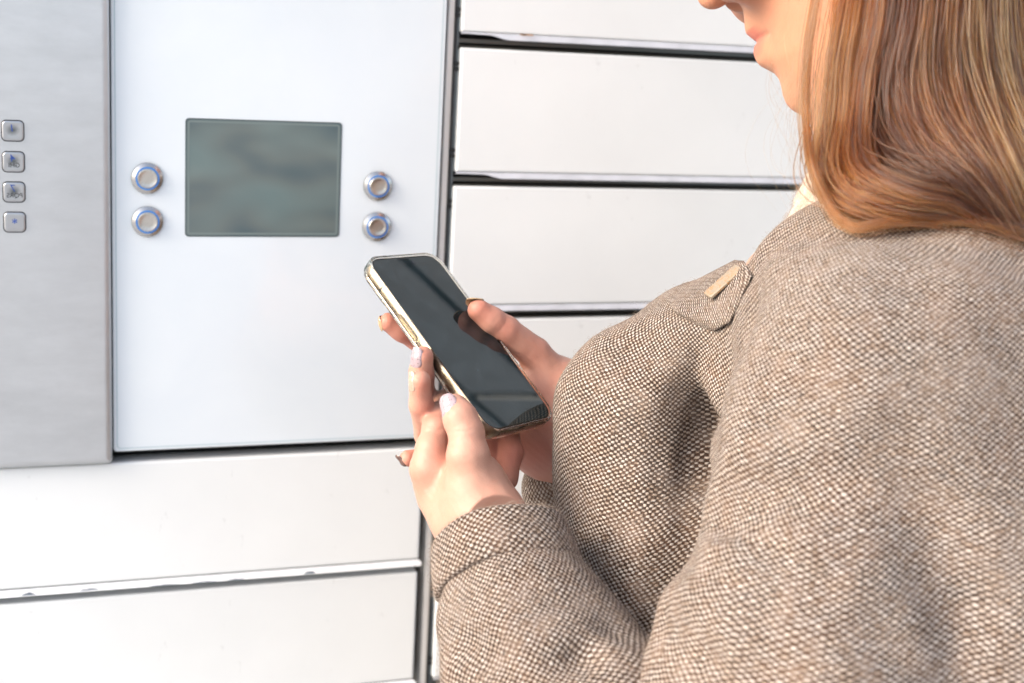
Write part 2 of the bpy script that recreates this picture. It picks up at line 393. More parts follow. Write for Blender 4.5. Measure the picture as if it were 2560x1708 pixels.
link('bezel', rr_prism(PW-.0016, PHH-.0016, .0104, [(0, -.0008), (0, -.0002), (.0004, -.00005)], 12, sharp=60), m_bezel, ph)
link('screen', rr_prism(PW-.0034, PHH-.0034, .0098, [(0, -.0001), (0, .00002)], 14), m_scr, ph)
o = link('speaker_slot', rr_prism(.0125, .0011, .0005, [(0, 0), (0, .00005)], 4), m_dark, ph); o.location = (0, PHH/2-.0024, .00003)
m_lens = mat('lens_glass', (.01, .012, .03), .05)
o = link('front_camera', lathe([(.0013, 0), (.0013, .00006), (.0001, .00006)], 20), m_lens, ph); o.location = (.0075, PHH/2-.0062, .00003)
o = link('front_camera_glint', lathe([(.0005, 0), (.0005, .00003), (.0001, .00003)], 12), m_grey, ph); o.location = (.0078, PHH/2-.0060, .0001)
# camera block on the back
o = link('camera_block', rr_prism(.034, .034, .009, [(0, -.0080), (0, -.0094), (.0008, -.0100)][::-1], 8), m_back, ph); o.location = (-PW/2+.0200, PHH/2-.0205, 0)
# antenna lines, side button, port
for y in (.0505, -.0520):
    for sx in (-1, 1):
        o = link('antenna_line', boxm(-.00012, .00012, -.0007, .0007, -.0066, -.0012), m_grey, ph); o.location = (sx*(PW/2-.00065), y, 0)
sb = rr_prism(.0190, .0031, .00155, [(0, 0), (0, .0004), (.0004, .0007)], 8)
o = link('side_button', sb, m_band, ph)
o.matrix_basis = Matrix(((0, 0, -1, -(PW/2-.0009)), (1, 0, 0, .0165), (0, -1, 0, -.0040), (0, 0, 0, 1)))
o = link('charging_port', rr_prism(.0095, .0032, .0016, [(0, 0), (0, .0001)], 8), m_dark, ph)
o.matrix_basis = Matrix(((1, 0, 0, 0), (0, 0, -1, -(PHH/2-.00068)), (0, 1, 0, -.0040), (0, 0, 0, 1)))
for x in (-.0235, -.0205, -.0175, .0175, .0205, .0235):
    o = link('speaker_hole', lathe([(.0008, 0), (.0008, .0001), (.0001, .0001)], 14), m_dark, ph)
    o.matrix_basis = Matrix(((1, 0, 0, x), (0, 0, -1, -(PHH/2-.00068)), (0, 1, 0, -.0040), (0, 0, 0, 1)))
# clear case: closed shell with a raised lip round the screen, cut open at the port
def ring_loft(secs, n=12):
    """closed loop of sections: (inset from outer, z); outline of the case outer size"""
    W_, H_ = PW+.0030, PHH+.0030; vs, fs = [], []
    for ins, z in secs:
        p = rrect(W_-2*ins, H_-2*ins, .0125-ins, n); m = len(p); vs += [(x, y, z) for x, y in p]
    K = len(secs)
    for k in range(K):
        for i in range(m):
            j = (i+1) % m; a, b = k*m, ((k+1) % K)*m
            fs.append((a+i, a+j, b+j, b+i))
    return vs, fs, m
secs = [(.0006, .0009), (.0001, .0004), (0, -.0010), (.0001, -.0070), (.0010, -.0090), (.0030, -.0094), (.0034, -.0080), (.0020, -.0078), (.0016, -.0068), (.0015, -.0006), (.0020, .0001), (.0020, .0006), (.0014, .0010)]
vs, fs, m_ = ring_loft(secs)
me = pydata(vs, fs); bm = bmesh.new(); bm.from_mesh(me); bmesh.ops.recalc_face_normals(bm, faces=bm.faces); bm.to_mesh(me); bm.free()
autosmooth(me, 55)
case = link('clear_case', me, m_case, ph)
link('case_back', rr_prism(PW-.0040, PHH-.0040, .0095, [(0, -.0094), (0, -.0081)], 10), m_case, ph)
cb_ = link('case_camera_rim', rr_prism(.038, .038, .010, [(.0012, -.0112), (0, -.0104), (0, -.0095)], 8), m_case, case); cb_.location = (-PW/2+.0200, PHH/2-.0205, 0)
bt = link('case_button', rr_prism(.0225, .0046, .0022, [(0, 0), (0, .0006), (.0006, .0011), (.0012, .0011)], 8), m_case, case)
bt.matrix_basis = Matrix(((0, 0, -1, -(PW/2+.0012)), (1, 0, 0, .0165), (0, -1, 0, -.0040), (0, 0, 0, 1)))
for x, w_ in ((0, .013), (-.0205, .0105), (.0205, .0105)):
    o = link('case_cutout', frame_me(w_, .0058, .0026, .0006), m_case, case)
    o.matrix_basis = Matrix(((1, 0, 0, x), (0, 0, -1, -(PHH/2+.00155)), (0, 1, 0, -.0040), (0, 0, 0, 1)))

# ------------------------------------------------------------------ implicit-surface toolkit
def smin(a, b, k):
    h = np.clip(.5+.5*(b-a)/k, 0, 1); return b*(1-h)+a*h-k*h*(1-h)
class Vol:
    def __init__(s, lo, hi, h):
        s.lo = np.array(lo, np.float32); s.h = h
        s.n = np.ceil((np.array(hi)-lo)/h).astype(int)+1
        s.v = np.full(s.n, .03, np.float32)
        s.ax = [(s.lo[i]+h*np.arange(s.n[i])).astype(np.float32) for i in range(3)]
    def like(s):
        import copy
        o = copy.copy(s); o.v = np.full(s.n, .03, np.float32); return o
    def sub(s, lo, hi):
        a = np.clip(np.floor((np.array(lo)-s.lo)/s.h).astype(int), 0, s.n); b = np.clip(np.ceil((np.array(hi)-s.lo)/s.h).astype(int)+1, 0, s.n)
        sl = tuple(slice(int(a[i]), int(b[i])) for i in range(3))
        X = s.ax[0][sl[0]][:, None, None]; Y = s.ax[1][sl[1]][None, :, None]; Zz = s.ax[2][sl[2]][None, None, :]
        return sl, X, Y, Zz
    def put(s, sl, d, k): s.v[sl] = smin(s.v[sl], d, k) if k > 0 else np.minimum(s.v[sl], d)
    def cone(s, a, b, ra, rb, k=.003, m=.012):
        a, b = np.array(a, float), np.array(b, float); r = max(ra, rb)+m
        sl, X, Y, Zz = s.sub(np.minimum(a, b)-r, np.maximum(a, b)+r)
        if s.v[sl].size == 0: return
        ab = b-a; L2 = float(ab@ab)+1e-12
        t = np.clip(((X-a[0])*ab[0]+(Y-a[1])*ab[1]+(Zz-a[2])*ab[2])/L2, 0, 1)
        d = np.sqrt((X-a[0]-t*ab[0])**2+(Y-a[1]-t*ab[1])**2+(Zz-a[2]-t*ab[2])**2)-(ra+(rb-ra)*t)
        s.put(sl, d.astype(np.float32), k)
    def ell(s, c, axes, rad, k=.003, m=.02):
        c = np.array(c, float); A = [np.array(x, float)/np.linalg.norm(x) for x in axes]; r = max(rad)+m
        sl, X, Y, Zz = s.sub(c-r, c+r)
        if s.v[sl].size == 0: return
        X, Y, Zz = X-c[0], Y-c[1], Zz-c[2]; q = 0; g = 0
        for a, rr in zip(A, rad):
            t = (X*a[0]+Y*a[1]+Zz*a[2])/rr; q = q+t*t; g = g+(t/rr)**2
        k0 = np.sqrt(q); k1 = np.sqrt(g)+1e-9
        s.put(sl, (k0*(k0-1)/k1).astype(np.float32), k)
    def groove(s, a, b, wd, dp):
        """press a soft crease along a-b into the surface (negative dp raises a ridge)"""
        a, b = np.array(a, float), np.array(b, float); r = wd*3
        sl, X, Y, Zz = s.sub(np.minimum(a, b)-r, np.maximum(a, b)+r)
        if s.v[sl].size == 0: return
        ab = b-a; L2 = float(ab@ab)+1e-12
        t = np.clip(((X-a[0])*ab[0]+(Y-a[1])*ab[1]+(Zz-a[2])*ab[2])/L2, 0, 1)
        d2 = (X-a[0]-t*ab[0])**2+(Y-a[1]-t*ab[1])**2+(Zz-a[2]-t*ab[2])**2
        s.v[sl] += (dp*np.exp(-d2/(wd*wd))).astype(np.float32)
def snap(V, x, y, d0=.66, d1=1.02):
    """point of the surface of V met along the line of sight through (x, y) of the photograph"""
    for d in np.arange(d0, d1, .002):
        p = at(x, y, d); i = np.round((p-V.lo)/V.h).astype(int)
        if (i >= 0).all() and (i < V.n).all() and V.v[tuple(i)] < 0: return p
    return None
def surface_nets(vol):
    v = vol.v; v = v.copy(); v[0] = v[-1] = .03; v[:, 0] = v[:, -1] = .03; v[:, :, 0] = v[:, :, -1] = .03
    ins = v < 0; n = np.array(v.shape)-1
    cnt = np.zeros(n, np.int8)
    for dx in (0, 1):
        for dy in (0, 1):
            for dz in (0, 1): cnt += ins[dx:dx+n[0], dy:dy+n[1], dz:dz+n[2]]
    act = (cnt > 0) & (cnt < 8); idx = np.full(n, -1, np.int32); ijk = np.argwhere(act); idx[act] = np.arange(len(ijk))
    acc = np.zeros((len(ijk), 3)); c = np.zeros(len(ijk))
    I, J, K = ijk.T
    corners = [(a, b, d) for a in (0, 1) for b in (0, 1) for d in (0, 1)]
    for a in corners:
        for ax in range(3):
            if a[ax]: continue
            b = list(a); b[ax] = 1
            va = v[I+a[0], J+a[1], K+a[2]]; vb = v[I+b[0], J+b[1], K+b[2]]
            mk = (va < 0) != (vb < 0); t = np.where(mk, va/(va-vb+1e-12), 0)
            p = np.array(a, float)[None, :].repeat(len(ijk), 0); p[:, ax] += t
            acc += p*mk[:, None]; c += mk
    P = vol.lo+vol.h*(ijk+acc/c[:, None])
    quads = []
    for ax in range(3):
        o1, o2 = [(1, 2), (2, 0), (0, 1)][ax]
        sa = [slice(1, n[i]) for i in range(3)]; sa[ax] = slice(0, n[ax])
        sb_ = list(sa); sb_[ax] = slice(1, n[ax]+1)
        A, B = ins[tuple(sa)], ins[tuple(sb_)]
        e = np.argwhere(A != B); off = np.array([1, 1, 1]); off[ax] = 0; e = e+off
        fl = ins[e[:, 0], e[:, 1], e[:, 2]]
        d1 = np.zeros(3, int); d1[o1] = 1; d2 = np.zeros(3, int); d2[o2] = 1
        q = np.stack([idx[tuple((e-d1-d2).T)], idx[tuple((e-d2).T)], idx[tuple(e.T)], idx[tuple((e-d1).T)]], 1)
        q[~fl] = q[~fl][:, ::-1]; quads.append(q)
    return P.astype(np.float32), np.concatenate(quads)
def relax(P, Q, it=1, f=.5):
    e = np.concatenate([Q[:, [0, 1]], Q[:, [1, 2]], Q[:, [2, 3]], Q[:, [3, 0]]]); e = np.concatenate([e, e[:, ::-1]])
    for _ in range(it):
        s_ = np.zeros_like(P); cn = np.bincount(e[:, 0], minlength=len(P))[:, None]
        for k in range(3): s_[:, k] = np.bincount(e[:, 0], P[e[:, 1], k], minlength=len(P))
        P = P+f*(s_/np.maximum(cn, 1)-P)
    return P
def npmesh(P, Q):
    me = bpy.data.meshes.new('m'); me.vertices.add(len(P)); me.vertices.foreach_set('co', P.astype(np.float32).ravel())
    me.loops.add(len(Q)*4); me.loops.foreach_set('vertex_index', Q.astype(np.int32).ravel())
    me.polygons.add(len(Q)); me.polygons.foreach_set('loop_start', np.arange(0, len(Q)*4, 4, dtype=np.int32))
    me.polygons.foreach_set('use_smooth', np.ones(len(Q), bool)); me.update(calc_edges=True); return me
def vattr(me, name, vals, typ='FLOAT'):
    a = me.attributes.new(name, typ, 'POINT'); a.data.foreach_set('value' if typ == 'FLOAT' else 'vector', np.asarray(vals, np.float32).ravel())

# ------------------------------------------------------------------ hands
def hand_vol():
    V = Vol(at(1180, 1010, .93)-np.array([.10, .09, .125]), at(1180, 1010, .93)+np.array([.125, .125, .105]), .0008)
    W = V.like()      # scratch volume for one finger at a time
    def finger(pts, k=.003, kk=.0012, target=V):
        W.v[:] = .03
        for (x, y, d, r), (x2, y2, d2, r2) in zip(pts[:-1], pts[1:]): W.cone(at(x, y, d), at(x2, y2, d2), r, r2, k)
        target.v = smin(target.v, W.v, kk)
    # right hand (far): palm
    W.v[:] = .03
    for a, b, k in [((1405, 978, 1.00, .0205), (1392, 1095, .992, .0235), .012), ((1405, 978, 1.00, .0205), (1330, 980, .995, .0155), .012),
                    ((1392, 1095, .992, .0235), (1300, 1080, .990, .0180), .012), ((1330, 980, .995, .0155), (1300, 1080, .990, .018), .012),
                    ((1300, 1080, .990, .018), (1215, 1090, .985, .0125), .008), ((1330, 980, .995, .0155), (1240, 960, 1.0, .0115), .008),
                    ((1340, 1135, .990, .0145), (1405, 1120, .992, .0190), .010),
                    ((1392, 1095, .992, .0235), (1460, 1270, 1.02, .0215), .012), ((1420, 1000, 1.0, .019), (1490, 1230, 1.02, .020), .012)]:
        W.cone(at(*a[:3]), at(*b[:3]), a[3], b[3], k)
    # thumb of the right hand
    for a, b, k in [((1398, 975, .998, .0185), (1334, 882, .986, .0112), .006), ((1334, 882, .986, .0112), (1262, 826, .974, .0102), .003),
                    ((1262, 826, .974, .0102), (1228, 803, .970, .0098), .002), ((1228, 803, .970, .0098), (1198, 777, .966, .0080), .002)]:
        W.cone(at(*a[:3]), at(*b[:3]), a[3], b[3], k)
    V.v = smin(V.v, W.v, .0006)
    finger([(1240, 960, 1.0, .0105), (1150, 905, .990, .0086), (1045, 848, .968, .0080), (1003, 823, .958, .0080), (972, 806, .953, .0066)])
    finger([(1240, 1010, 1.0, .0105), (1130, 1040, .975, .0088), (1062, 1030, .935, .0082), (1054, 935, .908, .0078), (1056, 893, .903, .0071)])
    finger([(1230, 1070, .99, .0105), (1140, 1100, .965, .0088), (1068, 1090, .925, .0080), (1052, 1010, .900, .0074), (1050, 953, .893, .0069)], kk=.0008)
    finger([(1240, 1110, .985, .0100), (1130, 1150, .955, .0078), (1060, 1146, .938, .0068), (1019, 1146, .930, .0055)], kk=.0008)
    # left hand (near): mass of the palm, heel and wrist
    W.v[:] = .03
    for a, b, k in [((1075, 1172, .890, .0128), (1108, 1232, .896, .0150), .008), ((1108, 1232, .896, .0150), (1160, 1295, .884, .0190), .010),
                    ((1160, 1295, .884, .0190), (1240, 1400, .868, .0230), .012), ((1190, 1240, .872, .0195), (1222, 1300, .868, .0215), .010),
                    ((1222, 1300, .868, .0215), (1300, 1470, .850, .0270), .012),
                    ((1100, 1200, .915, .0150), (1180, 1290, .905, .0180), .010), ((1110, 1190, .945, .0140), (1190, 1280, .930, .0170), .010),
                    ((1100, 1200, .915, .0150), (1190, 1200, .880, .0170), .010)]:
        W.cone(at(*a[:3]), at(*b[:3]), a[3], b[3], k)
    for a, b, k in [((1190, 1240, .872, .0195), (1170, 1140, .864, .0128), .006), ((1170, 1140, .864, .0128), (1166, 1082, .866, .0105), .003),
                    ((1166, 1082, .866, .0105), (1150, 1045, .868, .0103), .003), ((1150, 1045, .868, .0103), (1137, 1020, .872, .0089), .003)]:
        W.cone(at(*a[:3]), at(*b[:3]), a[3], b[3], k)
    V.v = smin(V.v, W.v, .0008)
    finger([(1078, 1172, .890, .0118), (1080, 1125, .890, .0102), (1093, 1072, .896, .0092), (1120, 1005, .920, .0084), (1158, 950, .955, .0070)], kk=.0045)
    finger([(1110, 1195, .950, .0100), (1225, 1230, .925, .0088), (1262, 1195, .925, .0082), (1276, 1130, .936, .0084), (1268, 1080, .948, .0078)], kk=.001)
    finger([(1110, 1195, .950, .0100), (1190, 1220, .93, .0088), (1224, 1180, .93, .0080), (1222, 1090, .944, .0078)], kk=.001)
    # creases
    G = lambda x, y, d, x2, y2, d2, w_, dp: V.groove(at(x, y, d), at(x2, y2, d2), w_, dp)
    G(1240, 842, .961, 1268, 800, .965, .0008, .00045); G(1247, 846, .963, 1274, 805, .966, .0006, .0003)
    G(1225, 820, .958, 1250, 785, .962, .0006, .0003)
    G(1294, 888, .973, 1322, 868, .976, .0009, .0006)
    G(1052, 1108, .876, 1106, 1106, .874, .0010, .0006); G(1060, 1132, .874, 1110, 1130, .872, .0009, .0008); G(1065, 1126, .874, 1105, 1122, .873, .0007, .0004)
    G(1115, 1100, .868, 1113, 1170, .868, .0022, .0016)
    G(1130, 1082, .856, 1198, 1074, .855, .0007, .00055); G(1138, 1068, .857, 1194, 1060, .856, .0006, .0004); G(1133, 1092, .856, 1196, 1086, .855, .0006, .0004); G(1130, 1100, .853, 1205, 1095, .852, .0012, .0003)
    G(1245, 1112, .94, 1296, 1108, .93, .0006, .0003); G(1330, 1080, .97, 1342, 1170, .975, .0008, .0004)
    G(1060, 1080, .886, 1115, 1074, .886, .0008, .0005); G(1350, 850, .975, 1372, 880, .975, .0009, .0004); G(1310, 905, .975, 1340, 925, .975, .0008, .0006); G(1150, 1180, .85, 1260, 1215, .85, .0012, .0004); G(1105, 1250, .88, 1180, 1310, .86, .0012, .0004)
    # back-of-the-hand tendons and a little unevenness
    X = V.ax[0][:, None, None]; Y = V.ax[1][None, :, None]; Zz = V.ax[2][None, None, :]
    V.v += (.00020*np.sin(X*310+Y*170)*np.sin(Zz*260+Y*90)+.00010*np.sin(X*700+Zz*500)*np.sin(Zz*610-Y*440)).astype(np.float32)
    return V
P1, Q1 = surface_nets(hand_vol())
P1 = relax(P1, Q1, 2, .5)

# ------------------------------------------------------------------ head
phi, tau = R(20), R(15)
Hh = -math.cos(phi)*Rv+math.sin(phi)*Fv
hf = math.cos(tau)*Hh-math.sin(tau)*Uv; hu = math.sin(tau)*Hh+math.cos(tau)*Uv; hl = -(math.sin(phi)*Rv+math.cos(phi)*Fv)
D_H = .915
hO = at(1857, 20, D_H)                                   # subnasale
def HP(a, l, b): return hO+a*hf+l*hl+b*hu
tf = -math.cos(R(22))*Rv+math.sin(R(22))*Fv; tf[2] = 0; tf /= np.linalg.norm(tf)     # facing
tl = np.array([tf[1], -tf[0], 0.0]); tl = -tl if tl@Fv > 0 else tl
up = np.array([0, 0, 1.0])
TC = at(1990, 1200, .985)                                    # chest centre
def BP(f, l, z): return np.array([TC[0], TC[1], 0])+f*tf+l*tl+up*z
NK = BP(-.050, .015, 1.385)
def head_vol():
    h = .0013
    # grid in head axes (forward, left, up)
    V = Vol((-.215, -.10, -.125), (.035, .10, .19), h)
    A = V.ax[0][:, None, None]; Lx = V.ax[1][None, :, None]; B = V.ax[2][None, None, :]
    px_ = [(1857, 22), (1861, 50), (1862, 72), (1865, 86), (1878, 98), (1889, 111), (1884, 122), (1882, 138), (1889, 157), (1897, 168), (1912, 177), (1930, 188), (1943, 206), (1948, 226), (1951, 246), (1959, 267), (1971, 283), (1990, 295), (2008, 303)]
    ab = []
    for x, y in px_:
        X = -((x-1857)/3555*D_H)/math.cos(phi); Y = -((y-20)/3555*D_H)
        ab.append((X*math.cos(tau)-Y*math.sin(tau), X*math.sin(tau)+Y*math.cos(tau)))
    ab = np.array(ab)
    bb, aa = ab[:, 1], ab[:, 0]
    o = np.argsort(bb); bb, aa = bb[o], aa[o]
    fb = np.concatenate([[-.12], bb, [.012, .03, .05, .075, .11]]); fa = np.concatenate([[aa[0]-.02], aa, [.004, .004, -.002, .004, -.004]])
    prof = np.interp(V.ax[2], fb, fa).astype(np.float32)
    # smooth base (without lips) used away from the midline
    bsb = np.array([-.12, bb[0], -.060, -.045, -.030, 0, .02, .05, .08, .12]); bsa = np.array([aa[0]-.03, aa[0]-.004, -.014, -.010, -.0105, -.006, -.004, -.006, .000, -.006])
    base = np.interp(V.ax[2], bsb, bsa).astype(np.float32)
    wl = np.exp(-(Lx/.017)**2)
    front = base[None, None, :]*(1-wl)+prof[None, None, :]*wl
    wid = np.interp(V.ax[2], [-.12, -.075, -.055, -.03, 0, .03, .08, .12], [.036, .038, .048, .057, .064, .068, .072, .070]).astype(np.float32)[None, None, :]
    ac = -.090
    ff = np.where(A > ac, (np.abs(A-ac)/(front-ac))**2.2, (np.abs(A-ac)/.060)**2.2)+(np.abs(Lx)/wid)**2.2
    d = ((ff**(1/2.2))-1)*.075
    # jaw underside
    cb_, ca_ = bb[0], aa[0]
    nx, nb = .36, -.933
    pl = (A-ca_)*nx*-1+(B-(cb_-.0005))*nb
    pl = (-(A-(ca_+.0))*.34-(B-cb_)*.94)          # positive below the jaw line (rises backwards)
    pl = -(B-cb_)*.93+(A-ca_)*-.37
    d = -smin(-d, -pl, .016)
    V.v = d.astype(np.float32)
    I3 = np.eye(3)
    V.ell((-.092, 0, .075), I3, (.098, .077, .108), .02, .03)
    # nose: bridge, tip, wings
    V.cone((.004, 0, .048), (.0185, 0, .0165), .0060, .0078, .008)
    V.ell((.0145, 0, .0120), I3, (.0090, .0078, .0065), .006)
    for s_ in (-1, 1):
        V.ell((.0020, s_*.0125, .0105), I3, (.0095, .0060, .0075), .005)
        V.ell((-.008, s_*.040, .020), I3, (.022, .022, .026), .02)       # cheek
    cav = V.like()
    for s_ in (-1, 1):
        cav.ell((.0085, s_*.0066, .0045), I3, (.0062, .0032, .0045), 0)
        cav.ell((.000, s_*.031, .046), I3, (.013, .014, .010), 0)          # eye sockets
    V.v = -smin(-V.v, cav.v, .003)
    # mouth corner and parting line, lower edge of the nose wing, crease under the lower lip
    mb = float(np.interp(0, [0], [0])) + (ab[5][1]); ma = ab[5][0]
    for s_ in (-1, 1):
        V.groove((ma+.001, 0, mb), (ma-.0035, s_*.012, mb-.0005), .0013, .0016)
        V.groove((ma-.0035, s_*.012, mb-.0005), (ma-.0115, s_*.0225, mb-.0022), .0014, .0026)
        V.groove((.004, s_*.019, .010), (-.004, s_*.018, .0015), .0020, .0012)
        V.ell((-.088, s_*.074, .030), I3, (.016, .008, .030), .004)         # ears
    # neck
    q_ = NK-hO; V.cone((-.100, 0, -.005), (float(q_@hf), float(q_@hl), float(q_@hu)), .050, .052, .02)
    P, Q = surface_nets(V); P = relax(P, Q, 2, .5)
    return P, Q, ab
Ph, Qh, AB = head_vol()
Pl = Ph.copy()
P2 = (hO[None, :]+Ph[:, :1]*hf+Ph[:, 1:2]*hl+Ph[:, 2:3]*hu).astype(np.float32)
if np.dot(np.cross(hf, hl), hu) < 0: Qh = Qh[:, ::-1]

# ------------------------------------------------------------------ coarse body under the clothes
SH_N = at(2170, 930, .805)                                    # near (left) shoulder
EL_N = at(1935, 1905, .755)
WR_N = at(1225, 1300, .868)
def body_vol():
    V = Vol(BP(0, 0, 0)-np.array([.36, .36, 0]), BP(0, 0, 1.42)+np.array([.36, .36, .05]), .009)
    V.cone(BP(-.02, 0, .98), BP(.0, 0, 1.20), .100, .090, .04); V.cone(BP(.0, -.06, 1.27), BP(0, .04, 1.27), .05, .05, .05)
    V.cone(BP(0, 0, 1.33), NK, .055, .048, .03)
    V.cone(SH_N, EL_N, .045, .036, .03); V.cone(EL_N, at(1500, 1860, .785), .034, .030, .02); V.cone(at(1500, 1860, .785), at(1300, 1500, .84), .030, .024, .02)
    for s_ in (-1, 1):
        V.cone(BP(-.02, s_*.09, .94), BP(-.01, s_*.10, .50), .085, .055, .04); V.cone(BP(-.01, s_*.10, .50), BP(-.02, s_*.10, .08), .052, .036, .02)
        V.cone(BP(-.03, s_*.10, .045), BP(.13, s_*.11, .03), .038, .030, .02)
    return V
P3, Q3 = surface_nets(body_vol()); P3 = relax(P3, Q3, 2, .5)

# skin --------------------------------------------------------------
m_skin = mat('skin', (.80, .52, .38), .48)
b = bsdf(m_skin); b.inputs['Subsurface Weight'].default_value = .12; b.inputs['Subsurface Radius'].default_value = (.6, .22, .12); b.inputs['Subsurface Scale'].default_value = .004
b.inputs['Specular IOR Level'].default_value = .35
at1 = N(m_skin, 'ShaderNodeAttribute', attribute_name='blush'); at2 = N(m_skin, 'ShaderNodeAttribute', attribute_name='tone'); at3 = N(m_skin, 'ShaderNodeAttribute', attribute_name='lip')
oc = texco(m_skin)
mott = noise(m_skin, oc, 90, 4, .6)
c0 = mixc(m_skin, at2.outputs['Fac'], (.46, .258, .195), (.48, .238, .145))
c0 = mixc(m_skin, math_(m_skin, 'MULTIPLY', ramp(m_skin, mott, [(.45, g3(0)), (.75, g3(1))]), .30), c0, (.38, .165, .115))
c0 = mixc(m_skin, math_(m_skin, 'MULTIPLY', at1.outputs['Fac'], .75), c0, (.43, .135, .095))
c0 = mixc(m_skin, at3.outputs['Fac'], c0, (.46, .12, .095))
L(m_skin, c0, b.inputs['Base Color'])
fine = noise(m_skin, texco(m_skin, (1, 1, 1)), 1300, 3, .6)
vor = N(m_skin, 'ShaderNodeTexVoronoi'); vor.inputs['Scale'].default_value = 900; L(m_skin, oc, vor.inputs['Vector'])
bump(m_skin, math_(m_skin, 'ADD', fine, vor.outputs['Distance']), .18, .0006)
def gsum(P, pts):
    o = np.zeros(len(P))
    for p, r, a in pts: o = np.maximum(o, a*np.exp(-((P-np.array(p))**2).sum(1)/(r*r)))
    return o
bl1 = gsum(P1, [(at(1199, 774, .96), .016, .75), (at(1262, 826, .965), .015, .65), (at(1330, 890, .975), .020, .45), (at(1390, 1090, .97), .035, .75), (at(1360, 1000, .975), .03, .45),
                (at(972, 806, .95), .012, .9), (at(1030, 850, .955), .018, 1.0), (at(1065, 880, .895), .009, .65), (at(1075, 950, .90), .009, .6), (at(1055, 970, .885), .008, .7), (at(1065, 1030, .89), .010, .75), (at(1030, 1146, .93), .010, .7),
                (at(1110, 1085, .89), .009, .55), (at(1100, 1128, .87), .012, .75), (at(1045, 1200, .88), .013, .45), (at(1275, 1130, .93), .025, 1.0), (at(1225, 1110, .93), .02, 1.0), (at(1180, 1020, .87), .008, .3), (at(1340, 1140, .97), .03, .9)])
fc = (Pl[:, 0] > -.10)
bl2 = .35*np.exp(-(((Pl[:, 0]-.012)/.012)**2+((Pl[:, 2]-.008)/.012)**2))+.25*np.exp(-(((Pl[:, 0]+.02)/.03)**2+((Pl[:, 2]+.005)/.03)**2+((Pl[:, 1]-.05)/.03)**2))
nos = np.exp(-(((Pl[:, 0]-.0085)/.006)**2+((np.abs(Pl[:, 1])-.0066)/.0035)**2+((Pl[:, 2]-.002)/.005)**2))
ul_b, mo_b, ll_b = AB[3][1], AB[5][1], AB[8][1]
lw = np.exp(-(Pl[:, 1]/.020)**6)
lipm = lw*(Pl[:, 0] > -.030)*np.clip((ul_b+.0005-Pl[:, 2])/.0015, 0, 1)*np.clip((Pl[:, 2]-ll_b-.0015*0)/.002, 0, 1)
taper = np.clip((.0235-np.abs(Pl[:, 1]))/.012, 0, 1)
lipm *= np.clip(1.2*taper-np.abs(Pl[:, 2]-mo_b)/.011, 0, 1)**.5*.75
allP = np.concatenate([P1, P2, P3]); allQ = np.concatenate([Q1, Qh+len(P1), Q3+len(P1)+len(P2)])
me = npmesh(allP, allQ)
vattr(me, 'blush', np.concatenate([bl1, np.maximum(bl2, nos*1.3), np.zeros(len(P3))]))
vattr(me, 'tone', np.concatenate([np.clip((.93-((P1-CAM)@Fv))*0, 0, 0), np.ones(len(P2)), np.zeros(len(P3))]))
vattr(me, 'lip', np.concatenate([np.zeros(len(P1)), lipm, np.zeros(len(P3))]))
person = link('person', me, m_skin)
tag(person, 'long-haired woman in a brown tweed coat looking down at the phone in her hands', 'person')

# eyes (above the frame, but part of the face)
m_eye = mat('eye_white', (.8, .78, .75), .2)
for s_ in (-1, 1):
    bm = bmesh.new(); bmesh.ops.create_uvsphere(bm, u_segments=20, v_segments=12, radius=.0118); mm = bpy.data.meshes.new('m'); bm.to_mesh(mm); bm.free()
    o = link('eye', mm, m_eye, person, True); o.location = HP(-.011, s_*.031, .046)

# fingernails ----------------------------------------------------------
def nail_mat(name, c, speck, rough=.16):
    m = mat(name, c, rough); bsdf(m).inputs['Coat Weight'].default_value = .6
    if speck:
        vv = N(m, 'ShaderNodeTexVoronoi'); vv.inputs['Scale'].default_value = 700; L(m, texco(m), vv.inputs['Vector'])
        vc = N(m, 'ShaderNodeSeparateColor'); L(m, vv.outputs['Color'], vc.inputs[0])
        msk = math_(m, 'MULTIPLY', math_(m, 'LESS_THAN', vv.outputs['Distance'], .24), math_(m, 'GREATER_THAN', vc.outputs[0], .45))
        L(m, mixc(m, msk, c, (.12, .09, .10)), bsdf(m).inputs['Base Color'])
    return m
m_nail1 = nail_mat('speckled_lilac_polish', (.33, .26, .285), True)
m_nail2 = nail_mat('cream_polish', (.36, .28, .215), False)
m_nail3 = nail_mat('dark_polish', (.10, .055, .045), False, .25)
m_nail4 = nail_mat('pale_nail_tip', (.36, .26, .15), False)
from mathutils.bvhtree import BVHTree
hand_tree = BVHTree.FromPolygons([Vector(p) for p in P1.tolist()], Q1.tolist())
def dirv(dx, dy, dd):       # direction: right, down on the photo, away
    v_ = dx*Rv-dy*Uv+dd*Fv; return v_/np.linalg.norm(v_)
